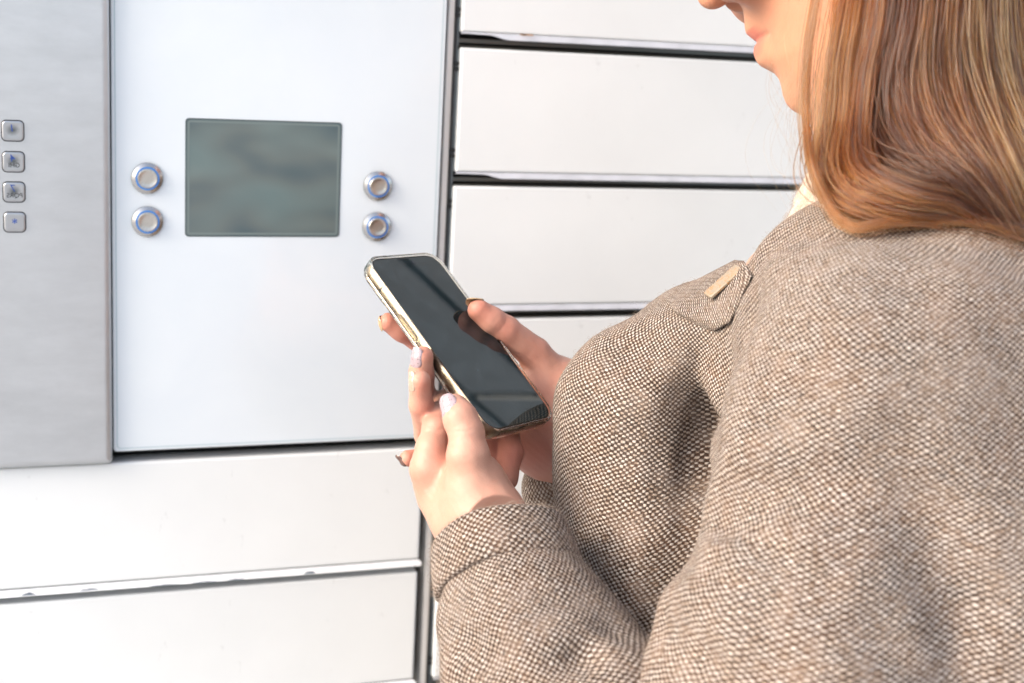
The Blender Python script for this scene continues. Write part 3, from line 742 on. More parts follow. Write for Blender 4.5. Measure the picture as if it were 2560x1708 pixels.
def nail(c0_, nrm, axis, ln, wd, m, label, taper=.10, lift=.00045, over=.0):
    """curved plate laid on the fingertip: axis runs towards the tip"""
    c0_ = np.array(c0_); nrm = np.array(nrm)
    h_ = hand_tree.ray_cast(Vector(c0_+nrm*.015), Vector(-nrm), .03)
    c_ = np.array(h_[0]) if h_[0] is not None else c0_
    axis = np.array(axis, float); axis -= nrm*(nrm@axis); axis /= np.linalg.norm(axis); sd = np.cross(axis, nrm)
    nu, nv = 16, 16; top, bot = [], []
    for i in range(nu+1):
        for j in range(nv+1):
            u_, v_ = -1+2*i/nu, -1+2*j/nv
            rr = (abs(u_)**3.4+abs(v_)**3.4)**(1/3.4); mxx = max(abs(u_), abs(v_))+1e-9; s_ = mxx/rr if rr > 1e-9 else 1
            uu, vv = u_*s_, v_*s_
            q = c_+axis*(uu*ln/2)+sd*(vv*wd/2*(1-taper*uu))
            hh = hand_tree.ray_cast(Vector(q+nrm*.012), Vector(-nrm), .024)
            arch = -(vv*wd/2)**2/(wd*1.15)-(uu*ln/2)**2/(ln*3.2)
            base = ((np.array(hh[0])-c_)@nrm) if hh[0] is not None else arch
            z = max(min(base, arch+.0012), arch-.0002)+lift*(1-.5*max(abs(uu), abs(vv))**6)
            top.append(q+nrm*z); bot.append(q+nrm*(z-.0007))
    P = top+bot; n1 = len(top); fs = []
    for i in range(nu):
        for j in range(nv):
            q = (i*(nv+1)+j, i*(nv+1)+j+1, (i+1)*(nv+1)+j+1, (i+1)*(nv+1)+j)
            fs.append(q); fs.append(tuple(n1+k for k in q[::-1]))
    bd = [i*(nv+1) for i in range(nu+1)]+[nu*(nv+1)+j for j in range(1, nv+1)]+[i*(nv+1)+nv for i in range(nu-1, -1, -1)]+[j for j in range(nv-1, 0, -1)]
    for a_, b_ in zip(bd, bd[1:]+bd[:1]): fs.append((a_, b_, b_+n1, a_+n1))
    me = pydata(P, fs); bm = bmesh.new(); bm.from_mesh(me); bmesh.ops.recalc_face_normals(bm, faces=bm.faces); bm.to_mesh(me); bm.free(); autosmooth(me, 60)
    o = link('fingernail', me, m, person); o['label'] = label; return o
nail(at(1120, 1017, .865), dirv(-.50, -.14, -.85), dirv(-.45, -.86, .12), .0160, .0128, m_nail1, 'speckled lilac nail of the near thumb')
nail(at(1043, 893, .900), dirv(-.66, .05, -.75), dirv(.22, -.97, 0), .0130, .0098, m_nail1, 'speckled lilac nail of the finger by the phone side')
nail(at(1031, 953, .892), dirv(-.86, .10, -.50), dirv(.02, -.99, -.05), .0130, .0092, m_nail2, 'cream nail seen almost edge on')
nail(at(958, 808, .953), dirv(-.88, .10, .10), dirv(-.10, -.90, -.4), .0100, .0090, m_nail4, 'pale nail behind the uppermost fingertip', lift=.0009)
nail(at(1004, 1150, .930), dirv(-.66, .70, -.15), dirv(-.75, -.50, -.1), .0100, .0085, m_nail3, 'dark nail of the little finger below the hands', lift=.0008)
nail(at(1187, 757, .965), dirv(-.10, -.80, .50), dirv(-.85, -.30, -.1), .0120, .0095, m_nail4, 'pale nail of the far thumb', lift=.0008)

# ------------------------------------------------------------------ tweed coat
m_wool = mat('brown_tweed', (.4, .3, .25), .92)
b = bsdf(m_wool); b.inputs['Specular IOR Level'].default_value = .12; b.inputs['Sheen Weight'].default_value = .07; b.inputs['Sheen Roughness'].default_value = .5
b.inputs['Sheen Tint'].default_value = (.95, .92, .90, 1)
uvn = N(m_wool, 'ShaderNodeUVMap', uv_map='weave')
obn = texco(m_wool)
wn = N(m_wool, 'ShaderNodeTexNoise'); wn.inputs['Scale'].default_value = 240; wn.inputs['Detail'].default_value = 2; L(m_wool, obn, wn.inputs['Vector'])
wn2 = N(m_wool, 'ShaderNodeTexNoise'); wn2.inputs['Scale'].default_value = 28; wn2.inputs['Detail'].default_value = 2; L(m_wool, obn, wn2.inputs['Vector'])
def vm(op, a, b_=None, sc=None):
    n = N(m_wool, 'ShaderNodeVectorMath', operation=op)
    for i, v_ in enumerate((a, b_)):
        if v_ is None: continue
        if isinstance(v_, tuple): n.inputs[i].default_value = v_
        else: L(m_wool, v_, n.inputs[i])
    if sc is not None: n.inputs['Scale'].default_value = sc
    return n.outputs[0]
warp = vm('ADD', vm('SCALE', vm('SUBTRACT', wn.outputs['Color'], (.5, .5, .5)), sc=.0021), vm('SCALE', vm('SUBTRACT', wn2.outputs['Color'], (.5, .5, .5)), sc=.006))
uvw = vm('ADD', uvn.outputs[0], warp)
spx = N(m_wool, 'ShaderNodeSeparateXYZ'); L(m_wool, uvw, spx.inputs[0])
PITW = .0039
su = math_(m_wool, 'SINE', math_(m_wool, 'MULTIPLY', spx.outputs[0], 2*math.pi/PITW))
sv = math_(m_wool, 'SINE', math_(m_wool, 'MULTIPLY', spx.outputs[1], 2*math.pi/PITW))
dots = math_(m_wool, 'MULTIPLY', su, sv)                           # -1..1 checker of bobbles
d01 = N(m_wool, 'ShaderNodeMapRange', interpolation_type='SMOOTHSTEP'); L(m_wool, dots, d01.inputs[0]); d01.inputs[1].default_value = -.22; d01.inputs[2].default_value = .50
fz = ramp(m_wool, noise(m_wool, obn, 30, 6, .68), [(.50, g3(0)), (.70, g3(.55))])        # felted patches
d02 = mixc(m_wool, fz, d01.outputs[0], g3(.45))
cell = noise(m_wool, vm('SCALE', uvw, sc=1/PITW*1.0), 1.9, 1, .5)
dk = ramp(m_wool, noise(m_wool, obn, 60, 3), [(.3, (.022, .011, .007)), (.7, (.080, .040, .024))])
lt = ramp(m_wool, cell, [(.3, (.25, .185, .14)), (.5, (.40, .33, .275)), (.72, (.62, .56, .505))])
ybl = ramp(m_wool, noise(m_wool, vm('SCALE', uvw, sc=1/PITW), .55, 2, .6), [(.40, g3(0)), (.62, g3(.55))])
lt = mixc(m_wool, ybl, lt, (.50, .47, .45)); dk = mixc(m_wool, ramp(m_wool, noise(m_wool, obn, 17, 3), [(.42, g3(0)), (.62, g3(.6))]), dk, (.050, .040, .036))
cw = mixc(m_wool, d02, dk, lt)
fib = noise(m_wool, texco(m_wool, (1, 1, 1)), 1500, 3, .7)
cw = mixc(m_wool, math_(m_wool, 'MULTIPLY', ramp(m_wool, fib, [(.45, g3(0)), (.75, g3(1))]), .35), cw, (.30, .22, .165))
spk = ramp(m_wool, noise(m_wool, obn, 210, 1), [(.73, g3(0)), (.77, g3(.7))])
cw = mixc(m_wool, spk, cw, (.06, .05, .045))
L(m_wool, cw, b.inputs['Base Color'])
hgt = math_(m_wool, 'ADD', d02, math_(m_wool, 'MULTIPLY', fib, .35))
bump(m_wool, hgt, .75, .0016)

def cyl_uv(P, c0_, ax, ref, Rm):
    """arc-length coordinates round an axis; the wrap lies on the side away from ref"""
    ax = np.array(ax)/np.linalg.norm(ax); ref = np.array(ref)-ax*(np.array(ref)@ax); ref /= np.linalg.norm(ref); t_ = np.cross(ax, ref)
    q = P-np.array(c0_); return np.stack([np.arctan2(q@t_, q@ref)*Rm, q@ax], 1)
def uv_mesh(P, Q, uvs, reg):
    me = npmesh(P, Q); l = me.uv_layers.new(name='weave'); fr = reg[Q[:, 0]]
    out = np.zeros((len(Q), 4, 2), np.float32)
    for k, uv in enumerate(uvs):
        mk = fr == k; out[mk] = uv[Q[mk]]
    l.data.foreach_set('uv', out.ravel()); return me
F2 = Fv
def coat_vol():
    lo = BP(0, 0, .70)-np.array([.34, .34, 0]); hi = BP(0, 0, 1.46)+np.array([.34, .34, 0])
    V = Vol(lo, hi, .0034)
    # blouson-like chest: semi-axes along photo right, down and away
    V.ell(at(2060, 1200, .985), [tf, tl, up], (.140, .105, .165), 0, .03)
    ch = [(2090, 850, .93), (1784, 948, .935), (1627, 1041, .935), (1622, 1130, .935), (1632, 1216, .935), (1658, 1326, .93), (1701, 1385, .93), (1793, 1500, .92), (1880, 1610, .92)]
    for p, q in zip(ch[:-1], ch[1:]): V.cone(at(*p), at(*q), .0610, .0610, .010, .03)
    for p, q in (((1784, 990, .96), (1800, 1300, .97)), ((1800, 1300, .97), (1900, 1450, .96))): V.cone(at(*p), at(*q), .07, .07, .02, .03)
    V.cone(BP(-.01, -.06, 1.12), BP(-.01, .05, 1.12), .14, .14, .06, .03)
    for z0, z1, ra, rb in ((1.12, .95, .14, .15), (.95, .75, .15, .165)):
        V.cone(BP(-.02, -.05, z0), BP(-.02, -.05, z1), ra, rb, .05, .03); V.cone(BP(-.02, .05, z0), BP(-.02, .05, z1), ra, rb, .05, .03)
    # far shoulder and collar slope
    V.cone(BP(-.02, -.15, 1.29), NK-up*.05, .062, .058, .04, .03)
    W = V.like()
    W.cone(at(2195, 985, .802), at(2122, 1110, .795), .0820, .0780, .01, .03)
    W.cone(at(2122, 1110, .795), at(2140, 1270, .79), .0780, .0730, .01, .03)
    W.cone(at(2245, 805, .83), at(2260, 960, .81), .070, .082, .01, .03)
    W.cone(at(2420, 990, .815), at(2420, 1750, .790), .085, .098, .04, .03)
    W.cone(at(2060, 1430, .775), at(2030, 1600, .765), .0760, .0790, .012, .03)
    W.cone(at(2030, 1600, .765), at(1960, 1900, .757), .0790, .0720, .02, .03)
    W.cone(at(1960, 1900, .757), at(1735, 2000, .765), .0720, .0690, .02, .03)
    W.cone(at(2330, 880, .86), at(2200, 950, .80), .075, .080, .015, .03)
    V.cone(at(2080, 716, .86), at(1930, 805, .875), .026, .028, .015, .03); V.cone(at(2080, 716, .86), at(2250, 690, .85), .026, .031, .015, .03)
    W.cone(at(1940, 925, .885), at(2120, 920, .845), .048, .070, .03, .03)
    def grv(pts, w_, dp):
        for a, b_ in zip(pts[:-1], pts[1:]):
            pa, pb = snap(V, *a), snap(V, *b_)
            if pa is not None and pb is not None: V.groove(pa, pb, w_, dp)
    # the chest falls away behind the sleeve
    grv([(1880, 880), (1845, 960), (1825, 1060), (1830, 1200), (1795, 1320), (1730, 1450), (1690, 1560)], .024, .018)
    # sleeve hangs away from the chest below, runs into it at the shoulder
    Zz = V.ax[2][None, None, :]
    zt = at(1800, 960, .83)[2]
    k = np.clip((Zz-zt)/.075, 0, 1)**1.2*.060+.0025
    V.v = smin(V.v, W.v, np.broadcast_to(k, V.v.shape)).astype(np.float32)
    V.cone(at(2280, 760, .86), NK-up*.06, .062, .062, .04, .03)
    # broad soft undulations
    X = V.ax[0][:, None, None]; Y = V.ax[1][None, :, None]
    V.v += (.0022*np.sin(X*38+Zz*22+1.0)*np.sin(Y*31-Zz*27)+.0012*np.sin(X*80+Zz*60)*np.sin(Y*70+Zz*45+2)).astype(np.float32)
    gr = lambda pts, w_, dp: grv([(a[0], a[1]) for a in pts], w_, dp*1.0)
    gr([(1850, 830, .845), (1800, 930, .84), (1765, 1060, .835), (1755, 1180, .84)], .020, .009)
    gr([(1790, 1262, .79), (1860, 1248, .76), (1960, 1238, .735)], .013, .010); gr([(1960, 1238, .735), (2080, 1228, .712), (2230, 1265, .705)], .016, .005)
    gr([(1720, 1240, .83), (1700, 1380, .83)], .022, .006)
    gr([(1950, 1420, .71), (2100, 1390, .69), (2300, 1440, .69)], .018, .004)
    gr([(1780, 1490, .715), (1900, 1560, .69), (2020, 1570, .685)], .015, .004)
    gr([(1800, 1275, .77), (1900, 1380, .73), (2060, 1500, .70), (2230, 1620, .70)], .013, .0045); gr([(1690, 1420, .74), (1790, 1420, .72), (1900, 1480, .70)], .010, .004)
    gr([(2230, 1150, .71), (2330, 1290, .72), (2400, 1500, .73)], .022, .005); gr([(1850, 1000, .77), (1960, 1030, .74), (2080, 1000, .72)], .014, .003)
    gr([(1480, 1150, .88), (1560, 1130, .87), (1660, 1060, .87)], .016, .0025); gr([(1470, 1330, .89), (1560, 1310, .87), (1650, 1250, .87)], .014, .0025)
    gr([(1790, 850, .87), (1700, 980, .865), (1650, 1150, .865), (1640, 1300, .87)], .009, .0028); gr([(1560, 880, .89), (1480, 1000, .89), (1455, 1150, .90)], .010, .0022); gr([(1750, 1000, .86), (1710, 1150, .86), (1700, 1290, .865)], .008, .0035)
    gr([(1720, 1330, .76), (1830, 1330, .735), (1960, 1400, .715)], .009, .0045); gr([(1660, 1560, .74), (1760, 1640, .715), (1900, 1700, .70)], .011, .005); gr([(2000, 1640, .69), (2200, 1560, .69), (2380, 1600, .71)], .014, .004)
    gr([(2000, 1050, .725), (2120, 1110, .71), (2260, 1080, .71)], .020, .003)
    gr([(1500, 1000, .87), (1620, 900, .84), (1700, 820, .83)], .02, .002)
    return V
VC = coat_vol(); Pc, Qc = surface_nets(VC); Pc = relax(Pc, Qc, 3, .5)
uvT = cyl_uv(Pc, BP(0, 0, 1.2), up+.12*tf, -Fv-.6*Rv, .165)
arm_ax = SH_N-EL_N
uvA = cyl_uv(Pc, SH_N+.045*Fv+.02*Rv, arm_ax, -Fv-.1*Rv, .125)
def even_uv(P, Q, uv0, ref, its=500):
    """thread directions of even spacing over the surface: least-squares fit of u, v to a smooth tangent frame"""
    nrm = np.zeros_like(P); fn_ = np.cross(P[Q[:, 1]]-P[Q[:, 0]], P[Q[:, 3]]-P[Q[:, 0]])
    for k in range(4):
        for c_ in range(3): nrm[:, c_] += np.bincount(Q[:, k], fn_[:, c_], minlength=len(P))
    nrm /= np.linalg.norm(nrm, axis=1)[:, None]+1e-12
    for _ in range(6):
        nrm = relax(nrm, Q, 1, .6); nrm /= np.linalg.norm(nrm, axis=1)[:, None]+1e-12
    d2 = ref[None]-nrm*(nrm@ref)[:, None]; l2 = np.linalg.norm(d2, axis=1); d2 /= l2[:, None]+1e-9; d1 = np.cross(d2, nrm)
    e = np.concatenate([Q[:, [0, 1]], Q[:, [1, 2]], Q[:, [2, 3]], Q[:, [3, 0]]]); e = np.sort(e, 1); e = np.unique(e[:, 0].astype(np.int64)*len(P)+e[:, 1]); e = np.stack([e//len(P), e % len(P)], 1)
    e = e[np.abs(uv0[e[:, 0], 0]-uv0[e[:, 1], 0]) < .05]                     # leave the wrap at the hidden back open
    a_, b_ = e[:, 0], e[:, 1]; dp = P[b_]-P[a_]; w_ = np.minimum(l2[a_], l2[b_])**2+.03; n_ = len(P); out = np.array(uv0, float)
    def ap(x): t = w_*(x[b_]-x[a_]); return np.bincount(b_, t, minlength=n_)-np.bincount(a_, t, minlength=n_)
    dg = np.bincount(a_, w_, minlength=n_)+np.bincount(b_, w_, minlength=n_)+1e-9
    sgn = np.sign(np.sum((out[b_, 0]-out[a_, 0])*(dp*(d1[a_]+d1[b_])).sum(1)))
    for c_, dd in ((0, d1*sgn), (1, d2)):
        g_ = w_*(dp*.5*(dd[a_]+dd[b_])).sum(1); rhs = np.bincount(b_, g_, minlength=n_)-np.bincount(a_, g_, minlength=n_)
        x = out[:, c_].copy(); r_ = rhs-ap(x); z_ = r_/dg; p_ = z_.copy(); rz = r_@z_
        for _ in range(its):
            q_ = ap(p_); al = rz/(p_@q_+1e-30); x += al*p_; r_ -= al*q_; z_ = r_/dg; r2 = r_@z_; p_ = z_+(r2/rz)*p_; rz = r2
        out[:, c_] = x
    return out
uvC = even_uv(Pc, Qc, uvT/1.17, np.array([0, 0, 1.0]), 900)*1.22
coat = link('coat', uv_mesh(Pc, Qc, [uvC], np.zeros(len(Pc), int)), m_wool, person)
coat['label'] = 'loose brown and cream woven tweed coat'
# near sleeve below the elbow
def fsleeve():
    a0, am, a1, a2 = at(1262, 1398, .853), at(1297, 1515, .838), at(1342, 1640, .823), at(1580, 1960, .78)
    lo = np.minimum.reduce([a0, a1, a2])-.085; hi = np.maximum.reduce([a0, a1, a2])+.085
    V = Vol(lo, hi, .0022)
    V.cone(a0, am, .0310, .0440, .01, .03); V.cone(am, a1, .0450, .0520, .01, .03); V.cone(a1, a2, .0520, .066, .02, .03)
    # open end cut square to the forearm
    ax = a0-a1; ax /= np.linalg.norm(ax)
    X = V.ax[0][:, None, None]; Y = V.ax[1][None, :, None]; Zz = V.ax[2][None, None, :]
    pl = (X-a0[0])*ax[0]+(Y-a0[1])*ax[1]+(Zz-a0[2])*ax[2]-.004
    V.v = np.maximum(V.v, pl).astype(np.float32)
    V.v += (.0016*np.sin(X*70+Zz*95)*np.sin(Y*80+Zz*40)).astype(np.float32)
    for pts, w_, dp in (([(1120, 1560, .81), (1250, 1640, .785), (1420, 1640, .785)], .012, .0032), ([(1330, 1440, .82), (1430, 1500, .82)], .010, .004), ([(1420, 1560, .80), (1500, 1610, .79), (1600, 1690, .785)], .014, .0038), ([(1150, 1620, .79), (1260, 1560, .79), (1380, 1550, .79)], .007, .0025), ([(1300, 1700, .775), (1450, 1660, .77), (1560, 1690, .78)], .012, .004), ([(1180, 1480, .81), (1300, 1520, .80)], .012, .002)):
        for p, q in zip(pts[:-1], pts[1:]): V.groove(at(*p), at(*q), w_, dp)
    P, Q = surface_nets(V); P = relax(P, Q, 2, .5)
    uv = cyl_uv(P, a0, ax, -Fv-.3*Rv, .05)
    return P, Q, uv, a0, ax
Ps, Qs, uvs_, cA0, cAx = fsleeve(); uvs_ = uvs_*1.05
slv = link('sleeve', uv_mesh(Ps, Qs, [uvs_], np.zeros(len(Ps), int)), m_wool, coat)
# turned-up cuff: a thick ring round the opening
def ring(c, ax, ra, rb, ln, th, flare, nm, parent, refd, lab=None, tilt=None, n=96):
    ax = np.array(ax)/np.linalg.norm(ax); e1 = np.cross(ax, up); e1 /= np.linalg.norm(e1); e2 = np.cross(ax, e1)
    sec = []
    # section (radial offset, along axis): outside, rolled lip, inside
    K = 8
    for i in range(9): sec.append((th*.5+flare*(i/8-1)*-1*0+flare*(1-i/8)*0+.0008*math.sin(math.pi*i/8), -ln/2+ln*i/8))
    for i in range(1, K): a = math.pi/2*(1)-math.pi*i/K; sec.append((th*.5*math.sin(a), ln/2+th*.5*math.cos(a)))
    for i in range(9): sec.append((-th*.5, ln/2-ln*i/8))
    for i in range(1, K): a = -math.pi/2-math.pi*i/K; sec.append((th*.5*math.sin(a), -ln/2+th*.5*math.cos(a)*1.0))
    P, Q, UV = [], [], []
    ns = len(sec); al = 0; arc = [0]
    for i in range(1, ns+1):
        a_, b_ = sec[i-1], sec[i % ns]; arc.append(arc[-1]+math.hypot(a_[0]-b_[0], a_[1]-b_[1]))
    for i in range(n+1):
        a = 2*math.pi*i/n; wob = 1+.018*math.sin(3*a+1)+.012*math.sin(5*a)
        for rr, z in sec:
            rad = np.array([(ra*wob+rr+flare*z)*math.cos(a), (rb*wob+rr+flare*z)*math.sin(a)])
            P.append(np.array(c)+e1*rad[0]+e2*rad[1]+ax*(z+.0012*math.sin(2*a+.5)))
    P = np.array(P)
    faces, uvl = [], []
    for i in range(n):
        for j in range(ns):
            j2 = (j+1) % ns
            faces.append((i*ns+j, (i+1)*ns+j, (i+1)*ns+j2, i*ns+j2))
            uvl.append(((i*2*math.pi*ra/n, arc[j]), ((i+1)*2*math.pi*ra/n, arc[j]), ((i+1)*2*math.pi*ra/n, arc[j+1]), (i*2*math.pi*ra/n, arc[j+1])))
    me = npmesh(P, np.array(faces)); l = me.uv_layers.new(name='weave'); l.data.foreach_set('uv', np.array(uvl, np.float32).ravel())
    bm = bmesh.new(); bm.from_mesh(me); bmesh.ops.recalc_face_normals(bm, faces=bm.faces); bm.to_mesh(me); bm.free()
    me.polygons.foreach_set('use_smooth', [True]*len(me.polygons))
    return link(nm, me, m_wool, parent)
cuff = ring(cA0+cAx*.0020, cAx+.08*Rv, .0400, .0395, .026, .0070, -.14, 'sleeve_cuff', coat, None)
# far sleeve, seen in the gap between wrist and chest
fa0 = at(1405, 1222, 1.01); fa1 = at(1490, 1420, 1.03); fax = fa0-fa1
V = Vol(np.minimum(fa0, fa1)-.06, np.maximum(fa0, fa1)+.06, .0022); V.cone(fa0, fa1, .0290, .038, 0); V.cone(fa1, fa1+.08*(fa1-fa0)/.05*.3, .036, .04, .01)
Pq, Qq = surface_nets(V); Pq = relax(Pq, Qq, 2, .5)
link('sleeve', uv_mesh(Pq, Qq, [cyl_uv(Pq, fa0, fax, -Fv, .03)], np.zeros(len(Pq), int)), m_wool, coat)

# coat front: flap with a square button tab on the chest edge
def patch(pts_uv, nm, th, parent, m=m_wool):
    pass
from mathutils.bvhtree import BVHTree
tree = BVHTree.FromPolygons([Vector(p) for p in Pc.tolist()], Qc.tolist())
def near(p):
    d_ = Vector(p-CAM).normalized(); q = tree.ray_cast(Vector(CAM), d_)
    if q[0] is None or abs(q[1].dot(d_)) < .15: q = tree.find_nearest(Vector(at(0, 0, 1)*0+CAM+(p-CAM)*(.915/max(1e-6, (p-CAM)@Fv))))
    n_ = np.array(q[1]); return np.array(q[0]), (n_ if n_@(p-CAM) < 0 else n_)
def draped(outline_a, outline_b, nm, n=40, mm_=18, lift=.0035, th=.003, d=.86):
    """a stitched-on piece of cloth between two edges, laid on the coat surface"""
    def samp(pl, t):
        s = t*(len(pl)-1); i = min(int(s), len(pl)-2); f = s-i
        return (pl[i][0]*(1-f)+pl[i+1][0]*f, pl[i][1]*(1-f)+pl[i+1][1]*f)
    top, bot = [], []; rays, ts, ij = [], [], []
    for i in range(n+1):
        a = samp(outline_a, i/n); b_ = samp(outline_b, i/n)
        for j in range(mm_+1):
            f = j/mm_; q = at(a[0]*(1-f)+b_[0]*f, a[1]*(1-f)+b_[1]*f, 1.0)-CAM; ln_ = np.linalg.norm(q); q /= ln_
            h_ = tree.ray_cast(Vector(CAM), Vector(q)); rays.append(q); ij.append((i/n, f)); ts.append(h_[3] if h_[0] is not None else np.nan)
    ts = np.array(ts); U2 = np.array(ij); B_ = np.stack([np.ones(len(ts)), U2[:, 0], U2[:, 1], U2[:, 0]**2, U2[:, 0]*U2[:, 1], U2[:, 1]**2], 1)
    ok = ~np.isnan(ts); ok &= np.abs(ts-np.nanmedian(ts)) < .05
    for _ in range(4):
        c_ = np.linalg.lstsq(B_[ok], ts[ok], rcond=None)[0]; res_ = ts-B_@c_; ok = ~np.isnan(ts) & (np.abs(res_) < .012)
    tf_ = B_@c_
    for k_, (q, t_) in enumerate(zip(rays, tf_)):
        i, j = k_//(mm_+1), k_ % (mm_+1); e = min(i, n-i, j, mm_-j); r_ = min(1, (e+.3)/2.5)**.5
        top.append(CAM+q*(t_-lift*r_)); bot.append(CAM+q*(t_+.004))
    P = np.array(top+bot); N1 = len(top); fs = []
    for i in range(n):
        for j in range(mm_):
            q = (i*(mm_+1)+j, i*(mm_+1)+j+1, (i+1)*(mm_+1)+j+1, (i+1)*(mm_+1)+j)
            fs.append(q); fs.append(tuple(N1+k for k in q[::-1]))
    bd = [i*(mm_+1) for i in range(n+1)]+[n*(mm_+1)+j for j in range(1, mm_+1)]+[i*(mm_+1)+mm_ for i in range(n-1, -1, -1)]+[j for j in range(mm_-1, 0, -1)]
    for a_, b_ in zip(bd, bd[1:]+bd[:1]): fs.append((a_, b_, b_+N1, a_+N1))
    me = npmesh(P, np.array(fs)); l = me.uv_layers.new(name='weave')
    uv = cyl_uv(P, BP(0, 0, 1.2)+.03*tl, up+.30*tf, -Fv-.6*Rv, .165)*1.17; l.data.foreach_set('uv', uv[np.array(fs).ravel()].astype(np.float32).ravel())
    bm = bmesh.new(); bm.from_mesh(me); bmesh.ops.recalc_face_normals(bm, faces=bm.faces); bm.to_mesh(me); bm.free()
    return link(nm, me, m_wool, coat)
flap = draped([(1665, 748), (1735, 702), (1795, 671), (1836, 650), (1860, 652)], [(1690, 785), (1740, 812), (1785, 828), (1825, 806), (1880, 690)], 'pocket_flap', lift=.0055)
m_btn = mat('cream_marbled_button', (.24, .19, .135), .35)
nb = noise(m_btn, texco(m_btn), 420, 3, .6, 1)
L(m_btn, ramp(m_btn, nb, [(.38, (.22, .185, .14)), (.52, (.28, .24, .18)), (.60, (.34, .13, .025)), (.68, (.17, .18, .13))]), bsdf(m_btn).inputs['Base Color'])
ftree = BVHTree.FromPolygons([v.co.copy() for v in flap.data.vertices], [tuple(p_.vertices) for p_ in flap.data.polygons]); fd = Vector(at(1812, 708, 1)-CAM).normalized(); fh = ftree.ray_cast(Vector(CAM), fd); p, nr = np.array(fh[0]), np.array(fh[1]); nr = nr if nr@np.array(fd) < 0 else -nr; ax_ = at(1852, 672, .9)-at(1770, 745, .9); ax_ /= np.linalg.norm(ax_)
nr -= ax_*(nr@ax_); nr /= np.linalg.norm(nr); sd_ = np.cross(nr, ax_)
o = link('toggle_button', rr_prism(.0270, .0130, .0014, [(.0004, 0), (0, .0004), (0, .0016), (.0005, .0021)], 5, sharp=40), m_btn, coat)
p = p+nr*.0002
o.matrix_basis = Matrix(((ax_[0], sd_[0], nr[0], p[0]), (ax_[1], sd_[1], nr[1], p[1]), (ax_[2], sd_[2], nr[2], p[2]), (0, 0, 0, 1)))

# cream fleece collar of the layer under the coat
m_fl = mat('cream_fleece', (.52, .44, .36), .95); bsdf(m_fl).inputs['Sheen Weight'].default_value = .5
fnz = noise(m_fl, texco(m_fl), 130, 4, .6)
L(m_fl, ramp(m_fl, fnz, [(.35, (.40, .30, .22)), (.6, (.52, .45, .38))]), bsdf(m_fl).inputs['Base Color'])
bump(m_fl, fnz, .8, .004)
Vf = Vol(at(2120, 500, .93)-.13, at(2120, 500, .93)+.13, .0022)
for a, b_, ra, rb in (((2085, 470, .925), (2050, 600, .92), .014, .022), ((2100, 450, .925), (2190, 470, .87), .018, .022), ((2120, 520, .91), (2210, 520, .86), .030, .030), ((2050, 600, .92), (2160, 600, .88), .022, .035)):
    Vf.cone(at(*a), at(*b_), ra, rb, .012, .02)
Xf, Yf, Zf = Vf.ax[0][:, None, None], Vf.ax[1][None, :, None], Vf.ax[2][None, None, :]
Vf.v += (.0016*np.sin(Xf*210+Zf*150)*np.sin(Yf*190+Zf*170+1)+.0012*np.sin(Xf*420+2)*np.sin(Zf*390+Yf*300)).astype(np.float32)
Pf, Qf = surface_nets(Vf); Pf = relax(Pf, Qf, 1, .5)
link('fleece_collar', npmesh(Pf, Qf), m_fl, person)
# trousers and shoes (below the frame)
m_tr = mat('dark_trousers', (.03, .035, .05), .9)
V = Vol(BP(0, 0, .08)-np.array([.26, .26, 0]), BP(0, 0, .98)+np.array([.26, .26, 0]), .009)
for s_ in (-1, 1): V.cone(BP(-.02, s_*.09, .92), BP(-.01, s_*.10, .50), .100, .072, .04); V.cone(BP(-.01, s_*.10, .50), BP(-.02, s_*.10, .14), .070, .058, .02)
a_, b_ = surface_nets(V); link('trousers', npmesh(a_, b_), m_tr, person)
for s_ in (-1, 1):
    V = Vol(BP(.04, s_*.1, 0)-np.array([.2, .2, 0]), BP(.04, s_*.1, .14)+np.array([.2, .2, 0]), .006)
    V.cone(BP(-.03, s_*.10, .052), BP(.14, s_*.11, .040), .050, .040, .02); V.cone(BP(-.03, s_*.10, .052), BP(-.02, s_*.10, .14), .046, .046, .02)
    V.v = np.maximum(V.v, .004-(V.ax[2][None, None, :])).astype(np.float32)
    a_, b_ = surface_nets(V); link('shoe', npmesh(a_, b_), m_dark, person)

# ------------------------------------------------------------------ hair
def curves(name, strands, rads, tint, m, parent):
    """strands: (N, K, 3)"""
    Nn, K, _ = strands.shape
    hc = bpy.data.hair_curves.new(name); hc.add_curves([K]*Nn)
    hc.attributes['position'].data.foreach_set('vector', strands.astype(np.float32).ravel()) if 'position' in hc.attributes else hc.points.foreach_set('position', strands.astype(np.float32).ravel())
    ra = hc.attributes.get('radius') or hc.attributes.new('radius', 'FLOAT', 'POINT'); ra.data.foreach_set('value', np.asarray(rads, np.float32).ravel())
    ta = hc.attributes.new('tint', 'FLOAT', 'CURVE'); ta.data.foreach_set('value', np.asarray(tint, np.float32).ravel())
    hc.materials.append(m); o = bpy.data.objects.new(name, hc); C.objects.link(o); o.parent = parent; return o
def resample(pl, K):
    pl = np.array(pl, float); 
    # Catmull-Rom through the guide points
    ext = np.vstack([2*pl[0]-pl[1], pl, 2*pl[-1]-pl[-2]]); out = []
    for i in range(1, len(ext)-2):
        for t in np.linspace(0, 1, 12, endpoint=False):
            a, b_, c_, d_ = ext[i-1], ext[i], ext[i+1], ext[i+2]
            out.append(.5*((2*b_)+(-a+c_)*t+(2*a-5*b_+4*c_-d_)*t*t+(-a+3*b_-3*c_+d_)*t**3))
    out.append(pl[-1]); out = np.array(out); s = np.concatenate([[0], np.cumsum(np.linalg.norm(np.diff(out, axis=0), axis=1))])
    q = np.linspace(0, s[-1], K); return np.stack([np.interp(q, s, out[:, k]) for k in range(3)], 1)
K = 30
CR = [(2150, -420, .86), (2260, -500, .84), (2360, -500, .84), (2450, -470, .85), (2560, -420, .87), (2680, -330, .90)]
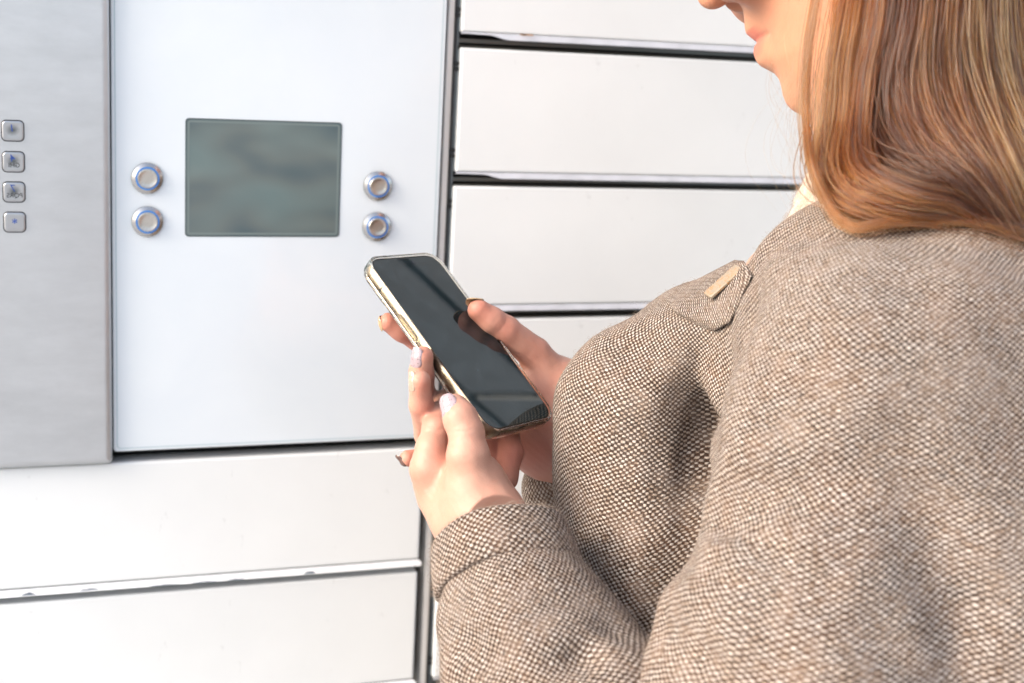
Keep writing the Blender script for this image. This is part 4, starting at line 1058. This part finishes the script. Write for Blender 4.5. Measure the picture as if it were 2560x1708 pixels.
guides = [
 [(2110, -420, .86), (2090, -150, .815), (2060, 40, .80), (2040, 180, .80), (2036, 300, .805), (2046, 400, .80), (2070, 480, .79), (2118, 535, .775), (2200, 560, .768), (2300, 568, .768), (2400, 610, .775), (2500, 720, .79), (2620, 880, .81)],
 [(2150, -430, .85), (2130, -150, .81), (2100, 40, .79), (2078, 180, .79), (2070, 300, .80), (2080, 400, .795), (2108, 470, .785), (2155, 520, .775), (2230, 548, .768), (2330, 560, .768), (2430, 600, .775), (2530, 700, .79), (2650, 840, .81)],
 [(2200, -460, .85), (2175, -150, .80), (2150, 60, .785), (2122, 200, .785), (2112, 310, .79), (2125, 390, .79), (2155, 450, .78), (2205, 500, .772), (2280, 532, .765), (2380, 552, .765), (2480, 610, .775), (2580, 720, .79), (2680, 840, .81)],
 [(2250, -480, .84), (2215, -150, .79), (2192, 60, .775), (2164, 190, .78), (2154, 290, .785), (2164, 370, .785), (2192, 430, .78), (2245, 480, .772), (2320, 512, .765), (2410, 540, .765), (2510, 605, .775), (2600, 700, .79), (2690, 800, .81)],
 [(2300, -490, .84), (2265, -150, .785), (2245, 60, .77), (2222, 170, .77), (2222, 260, .775), (2252, 340, .775), (2310, 405, .77), (2385, 462, .765), (2465, 520, .765), (2550, 600, .775), (2620, 690, .79), (2700, 780, .81)],
 [(2360, -490, .84), (2330, -150, .78), (2310, 60, .765), (2300, 180, .765), (2325, 290, .765), (2380, 380, .765), (2450, 470, .765), (2520, 570, .77), (2590, 680, .785), (2680, 820, .81)],
 [(2420, -480, .845), (2400, -150, .785), (2390, 60, .77), (2400, 190, .77), (2440, 320, .77), (2500, 450, .77), (2560, 580, .775), (2630, 720, .79), (2710, 860, .81)],
 [(2500, -450, .86), (2480, -150, .80), (2480, 60, .785), (2500, 200, .785), (2550, 350, .785), (2610, 500, .79), (2680, 680, .80), (2750, 860, .82)],
 [(2580, -400, .88), (2570, -150, .83), (2580, 60, .82), (2610, 220, .82), (2660, 380, .82), (2720, 560, .825), (2780, 760, .83)],
 [(2680, -330, .91), (2680, -100, .87), (2700, 80, .865), (2730, 250, .86), (2770, 450, .86), (2820, 700, .87)],
]
guides = [[(x+max(0, 44-9*gi)*max(0, min(1, (440-y)/120)), y-24*max(0, min(1, (y-430)/70))*(x < 2460), d+.028*max(0, min(1, (430-y)/200))) for x, y, d in g_] for gi, g_ in enumerate(guides)]
GW = np.array([resample([at(*p) for p in g_], K) for g_ in guides])
nr_ = np.random.default_rng(11)
def mkstrands(Nn, lo, hi, dj, clumpN, spread, lateral=.0026):
    t = nr_.uniform(lo, hi, clumpN); bad = (t > 3.30) & (t < 3.82) & (nr_.random(clumpN) < .9); t[bad] -= 1.2; thin = (t < 1.3) & (nr_.random(clumpN) < .55); t[thin] = nr_.uniform(1.5, hi, thin.sum())
    which = nr_.integers(0, clumpN, Nn); tt = t[which]+nr_.normal(0, spread, Nn); tt = np.clip(tt, 0, len(GW)-1.001)
    i = tt.astype(int); f = (tt-i)[:, None, None]
    st = GW[i]*(1-f)+GW[i+1]*f
    s = np.linspace(0, 1, K)[None, :, None]
    cd_ = nr_.normal(0, 1, (clumpN, 3)); ph_ = nr_.uniform(0, 6.28, (clumpN, 2))
    wv = (np.sin(s*7+ph_[which][:, :1, None])*lateral*cd_[which][:, :1, None])
    st = st+wv*Rv+np.sin(s*5+ph_[which][:, 1:2, None])*dj*.5*cd_[which][:, 1:2, None]*Fv
    j = nr_.normal(0, 1, (Nn, 3)); p2 = nr_.uniform(0, 6.28, (Nn, 1, 1))
    j[:, 0] *= np.where(nr_.random(Nn) < .05, 3.5, 1); st = st+(j[:, 0][:, None, None]*.0019+np.sin(s*9+p2)*.0011*j[:, 2][:, None, None])*Rv+(np.abs(j[:, 1])[:, None, None]*dj*.8)*Fv
    sw = np.clip((s-.38)/.35, 0, 1)*(1.15-s); st = st+sw*nr_.normal(0, .0085, (clumpN, 1, 1))[which]*Uv+sw*nr_.normal(0, .0035, (Nn, 1, 1))*np.where(nr_.random((Nn, 1, 1)) < .05, 4, 1)*Uv
    return st, which, t
sA, wA, tA = mkstrands(10500, 0.1, 8.9, .012, 2600, .02)
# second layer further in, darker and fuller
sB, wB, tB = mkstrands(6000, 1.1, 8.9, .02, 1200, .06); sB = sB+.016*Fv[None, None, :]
# keep hair out of the cloth: lift points that dip into the coat
def lift_off(st, gap=.003):
    sh = st.reshape(-1, 3); z = sh[:, 2]; cand = np.where(z < at(2200, 420, .8)[2])[0]
    for k in cand:
        q = tree.find_nearest(Vector(sh[k]), .05)
        if q[0] is None: continue
        nrm = np.array(q[1]); dlt = (sh[k]-np.array(q[0]))@nrm
        if dlt < gap: sh[k] = np.array(q[0])+nrm*(gap+(k % 7)*.0006)
    return sh.reshape(st.shape)
sA = lift_off(sA); sB = lift_off(sB, .002)
m_hair = bpy.data.materials.new('brown_hair'); m_hair.use_nodes = True; nth = m_hair.node_tree
for n_ in list(nth.nodes):
    if n_.type == 'BSDF_PRINCIPLED': nth.nodes.remove(n_)
hb = nth.nodes.new('ShaderNodeBsdfHairPrincipled'); hb.parametrization = 'COLOR'
out_ = [n_ for n_ in nth.nodes if n_.type == 'OUTPUT_MATERIAL'][0]
ha = nth.nodes.new('ShaderNodeAttribute'); ha.attribute_name = 'tint'
hr = nth.nodes.new('ShaderNodeValToRGB'); e = hr.color_ramp.elements
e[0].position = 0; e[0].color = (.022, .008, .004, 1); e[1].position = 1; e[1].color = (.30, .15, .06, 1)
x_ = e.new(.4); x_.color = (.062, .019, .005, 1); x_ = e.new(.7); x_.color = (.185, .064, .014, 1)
nth.links.new(ha.outputs['Fac'], hr.inputs[0]); nth.links.new(hr.outputs[0], hb.inputs['Color'])
hb.inputs['Roughness'].default_value = .40; hb.inputs['Radial Roughness'].default_value = .45; hb.inputs['Coat'].default_value = .1; hb.inputs['Random Roughness'].default_value = .2
nth.links.new(hb.outputs[0], out_.inputs[0])
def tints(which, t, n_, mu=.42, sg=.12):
    c_ = nr_.normal(mu, sg, t.shape[0])+.16*np.sin(t*9+1)+np.interp(t, [0, 1, 2.6, 3.2, 3.6, 4.1, 4.6, 6, 9], [.12, .06, -.06, -.34, -.42, -.32, -.16, .0, .06]); return np.clip(c_[which]+nr_.normal(0, .11, n_), 0, 1)  # mid-range dip in tint paints the shadowed gap between the locks
taper_ = np.ones((1, K)); taper_[0, -6:] = np.linspace(1, .4, 6)
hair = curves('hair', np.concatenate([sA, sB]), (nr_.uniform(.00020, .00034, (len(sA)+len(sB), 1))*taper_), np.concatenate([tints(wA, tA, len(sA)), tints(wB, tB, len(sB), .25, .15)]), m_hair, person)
hair['label'] = 'long straight light brown hair swept back over the shoulder'
# stray lock by the jaw, loops round the collar
lk = resample([at(*p) for p in [(2075, -300, .82), (2046, -60, .815), (2018, 120, .81), (2010, 240, .81), (2014, 320, .805), (2028, 420, .785), (2062, 500, .78), (2100, 553, .772), (2150, 570, .765), (2240, 556, .762), (2340, 566, .765), (2450, 640, .775), (2600, 830, .80)]], K)
nl = 60; s = np.linspace(0, 1, K)[None, :, None]
st = lk[None]+nr_.normal(0, .0016, (nl, 1, 3))+np.sin(s*6+nr_.uniform(0, 6, (nl, 1, 1)))*nr_.normal(0, .0009, (nl, 1, 3))
curves('hair_lock', lift_off(st), nr_.uniform(.00018, .00028, (nl, 1))*taper_, np.clip(nr_.normal(.5, .12, nl), 0, 1), m_hair, hair)
# crown of the head (above the frame)
nc = 5000; psi = nr_.uniform(0, R(360), (nc, 1)); pp = np.linspace(0, 1, K)[None, :]*np.where((psi > R(48)) & (psi < R(312)), R(96), R(50))+R(2)+nr_.normal(0, .03, (nc, 1)); ec = np.array([-.092, 0, .075]); er = np.array([.103, .083, .113])*1.0
rj = 1+nr_.uniform(0, .035, (nc, 1)); loc_ = np.stack([ec[0]+er[0]*rj*np.sin(pp)*np.cos(psi), ec[1]+er[1]*rj*np.sin(pp)*np.sin(psi), ec[2]+er[2]*rj*np.cos(pp)], 2)
cs = hO+loc_[..., :1]*hf+loc_[..., 1:2]*hl+loc_[..., 2:3]*hu
curves('crown_hair', cs, np.full((nc, K), .0004), np.clip(nr_.normal(.4, .14, nc), 0, 1), m_hair, hair)
m_root = mat('hair_roots', (.05, .022, .009), .7)
vs, fs = [], []
for i in range(25):
    for j in range(41):
        q_2 = R(360)*j/40; p_ = (math.pi*.60 if R(46) < q_2 < R(314) else R(48))*i/24
        l_ = ec+er*.995*np.array([math.sin(p_)*math.cos(q_2), math.sin(p_)*math.sin(q_2), math.cos(p_)]); vs.append(hO+l_[0]*hf+l_[1]*hl+l_[2]*hu)
for i in range(24):
    for j in range(40): fs.append((i*41+j, i*41+j+1, (i+1)*41+j+1, (i+1)*41+j))
link('hair_roots', pydata(vs, fs), m_root, hair, True)
# fine flyaways in front of the white doors
fl = []
for _ in range(70):
    x0 = nr_.uniform(1990, 2060); bow = nr_.uniform(0, 130)*nr_.random(); x1 = x0-bow; y0 = nr_.uniform(0, 330)
    pts = [(2090, -260, .81), (x0+10, y0-120, .80), (x1, y0+60, .80+nr_.uniform(-.02, .05)), (x1+nr_.uniform(-20, 40), y0+170, .80+nr_.uniform(-.02, .05)), (x1+nr_.uniform(0, 110), y0+nr_.uniform(230, 330), .80)]
    fl.append(resample([at(*p) for p in pts], K))
curves('flyaway_hairs', np.array(fl), np.full((len(fl), K), .00004)*taper_, np.full(len(fl), .9), m_hair, hair)
# loose fibres standing off the tweed
def fuzz(P, Q, Nn, nm, parent, ln=(.0015, .006)):
    f = Q[nr_.integers(0, len(Q), Nn)]; c_ = P[f].mean(1); nrm = np.cross(P[f[:, 1]]-P[f[:, 0]], P[f[:, 2]]-P[f[:, 0]]); nrm /= np.linalg.norm(nrm, axis=1)[:, None]+1e-12
    KK = 5; ln_ = nr_.uniform(ln[0], ln[1], Nn)*nr_.random(Nn); d1_ = nr_.normal(0, 1, (Nn, 3)); d1_ -= nrm*(d1_*nrm).sum(1)[:, None]; d1_ /= np.linalg.norm(d1_, axis=1)[:, None]
    s_ = np.linspace(0, 1, KK)[None, :, None]
    st = c_[:, None]+nrm[:, None]*(np.sin(s_*2.4)*ln_[:, None, None]*.55)+d1_[:, None]*s_*ln_[:, None, None]+nr_.normal(0, .0002, (Nn, KK, 3))
    o = curves(nm, st, np.full((Nn, KK), .000035), nr_.uniform(0, 1, Nn), m_fuzz, parent); o['kind'] = 'stuff'; return o
m_fuzz = mat('wool_fibre', (.36, .29, .24), .9)
mk = (Pc-CAM)@Fv < .98
Qv = Qc[mk[Qc[:, 0]]]
fuzz(Pc, Qv, 26000, 'wool_fibres', coat); fuzz(Ps, Qs, 12000, 'wool_fibres', coat)
cP = np.empty(len(cuff.data.vertices)*3, np.float32); cuff.data.vertices.foreach_get('co', cP); cP = cP.reshape(-1, 3)
cQ = np.array([list(p_.vertices) for p_ in cuff.data.polygons if len(p_.vertices) == 4]); fuzz(cP, cQ, 5000, 'wool_fibres', coat)
# thin felted hairs of the fleece
fuzz(Pf, Qf, 9000, 'fleece_fibres', [o for o in person.children if o.name.startswith('fleece_collar')][0], (.002, .007))
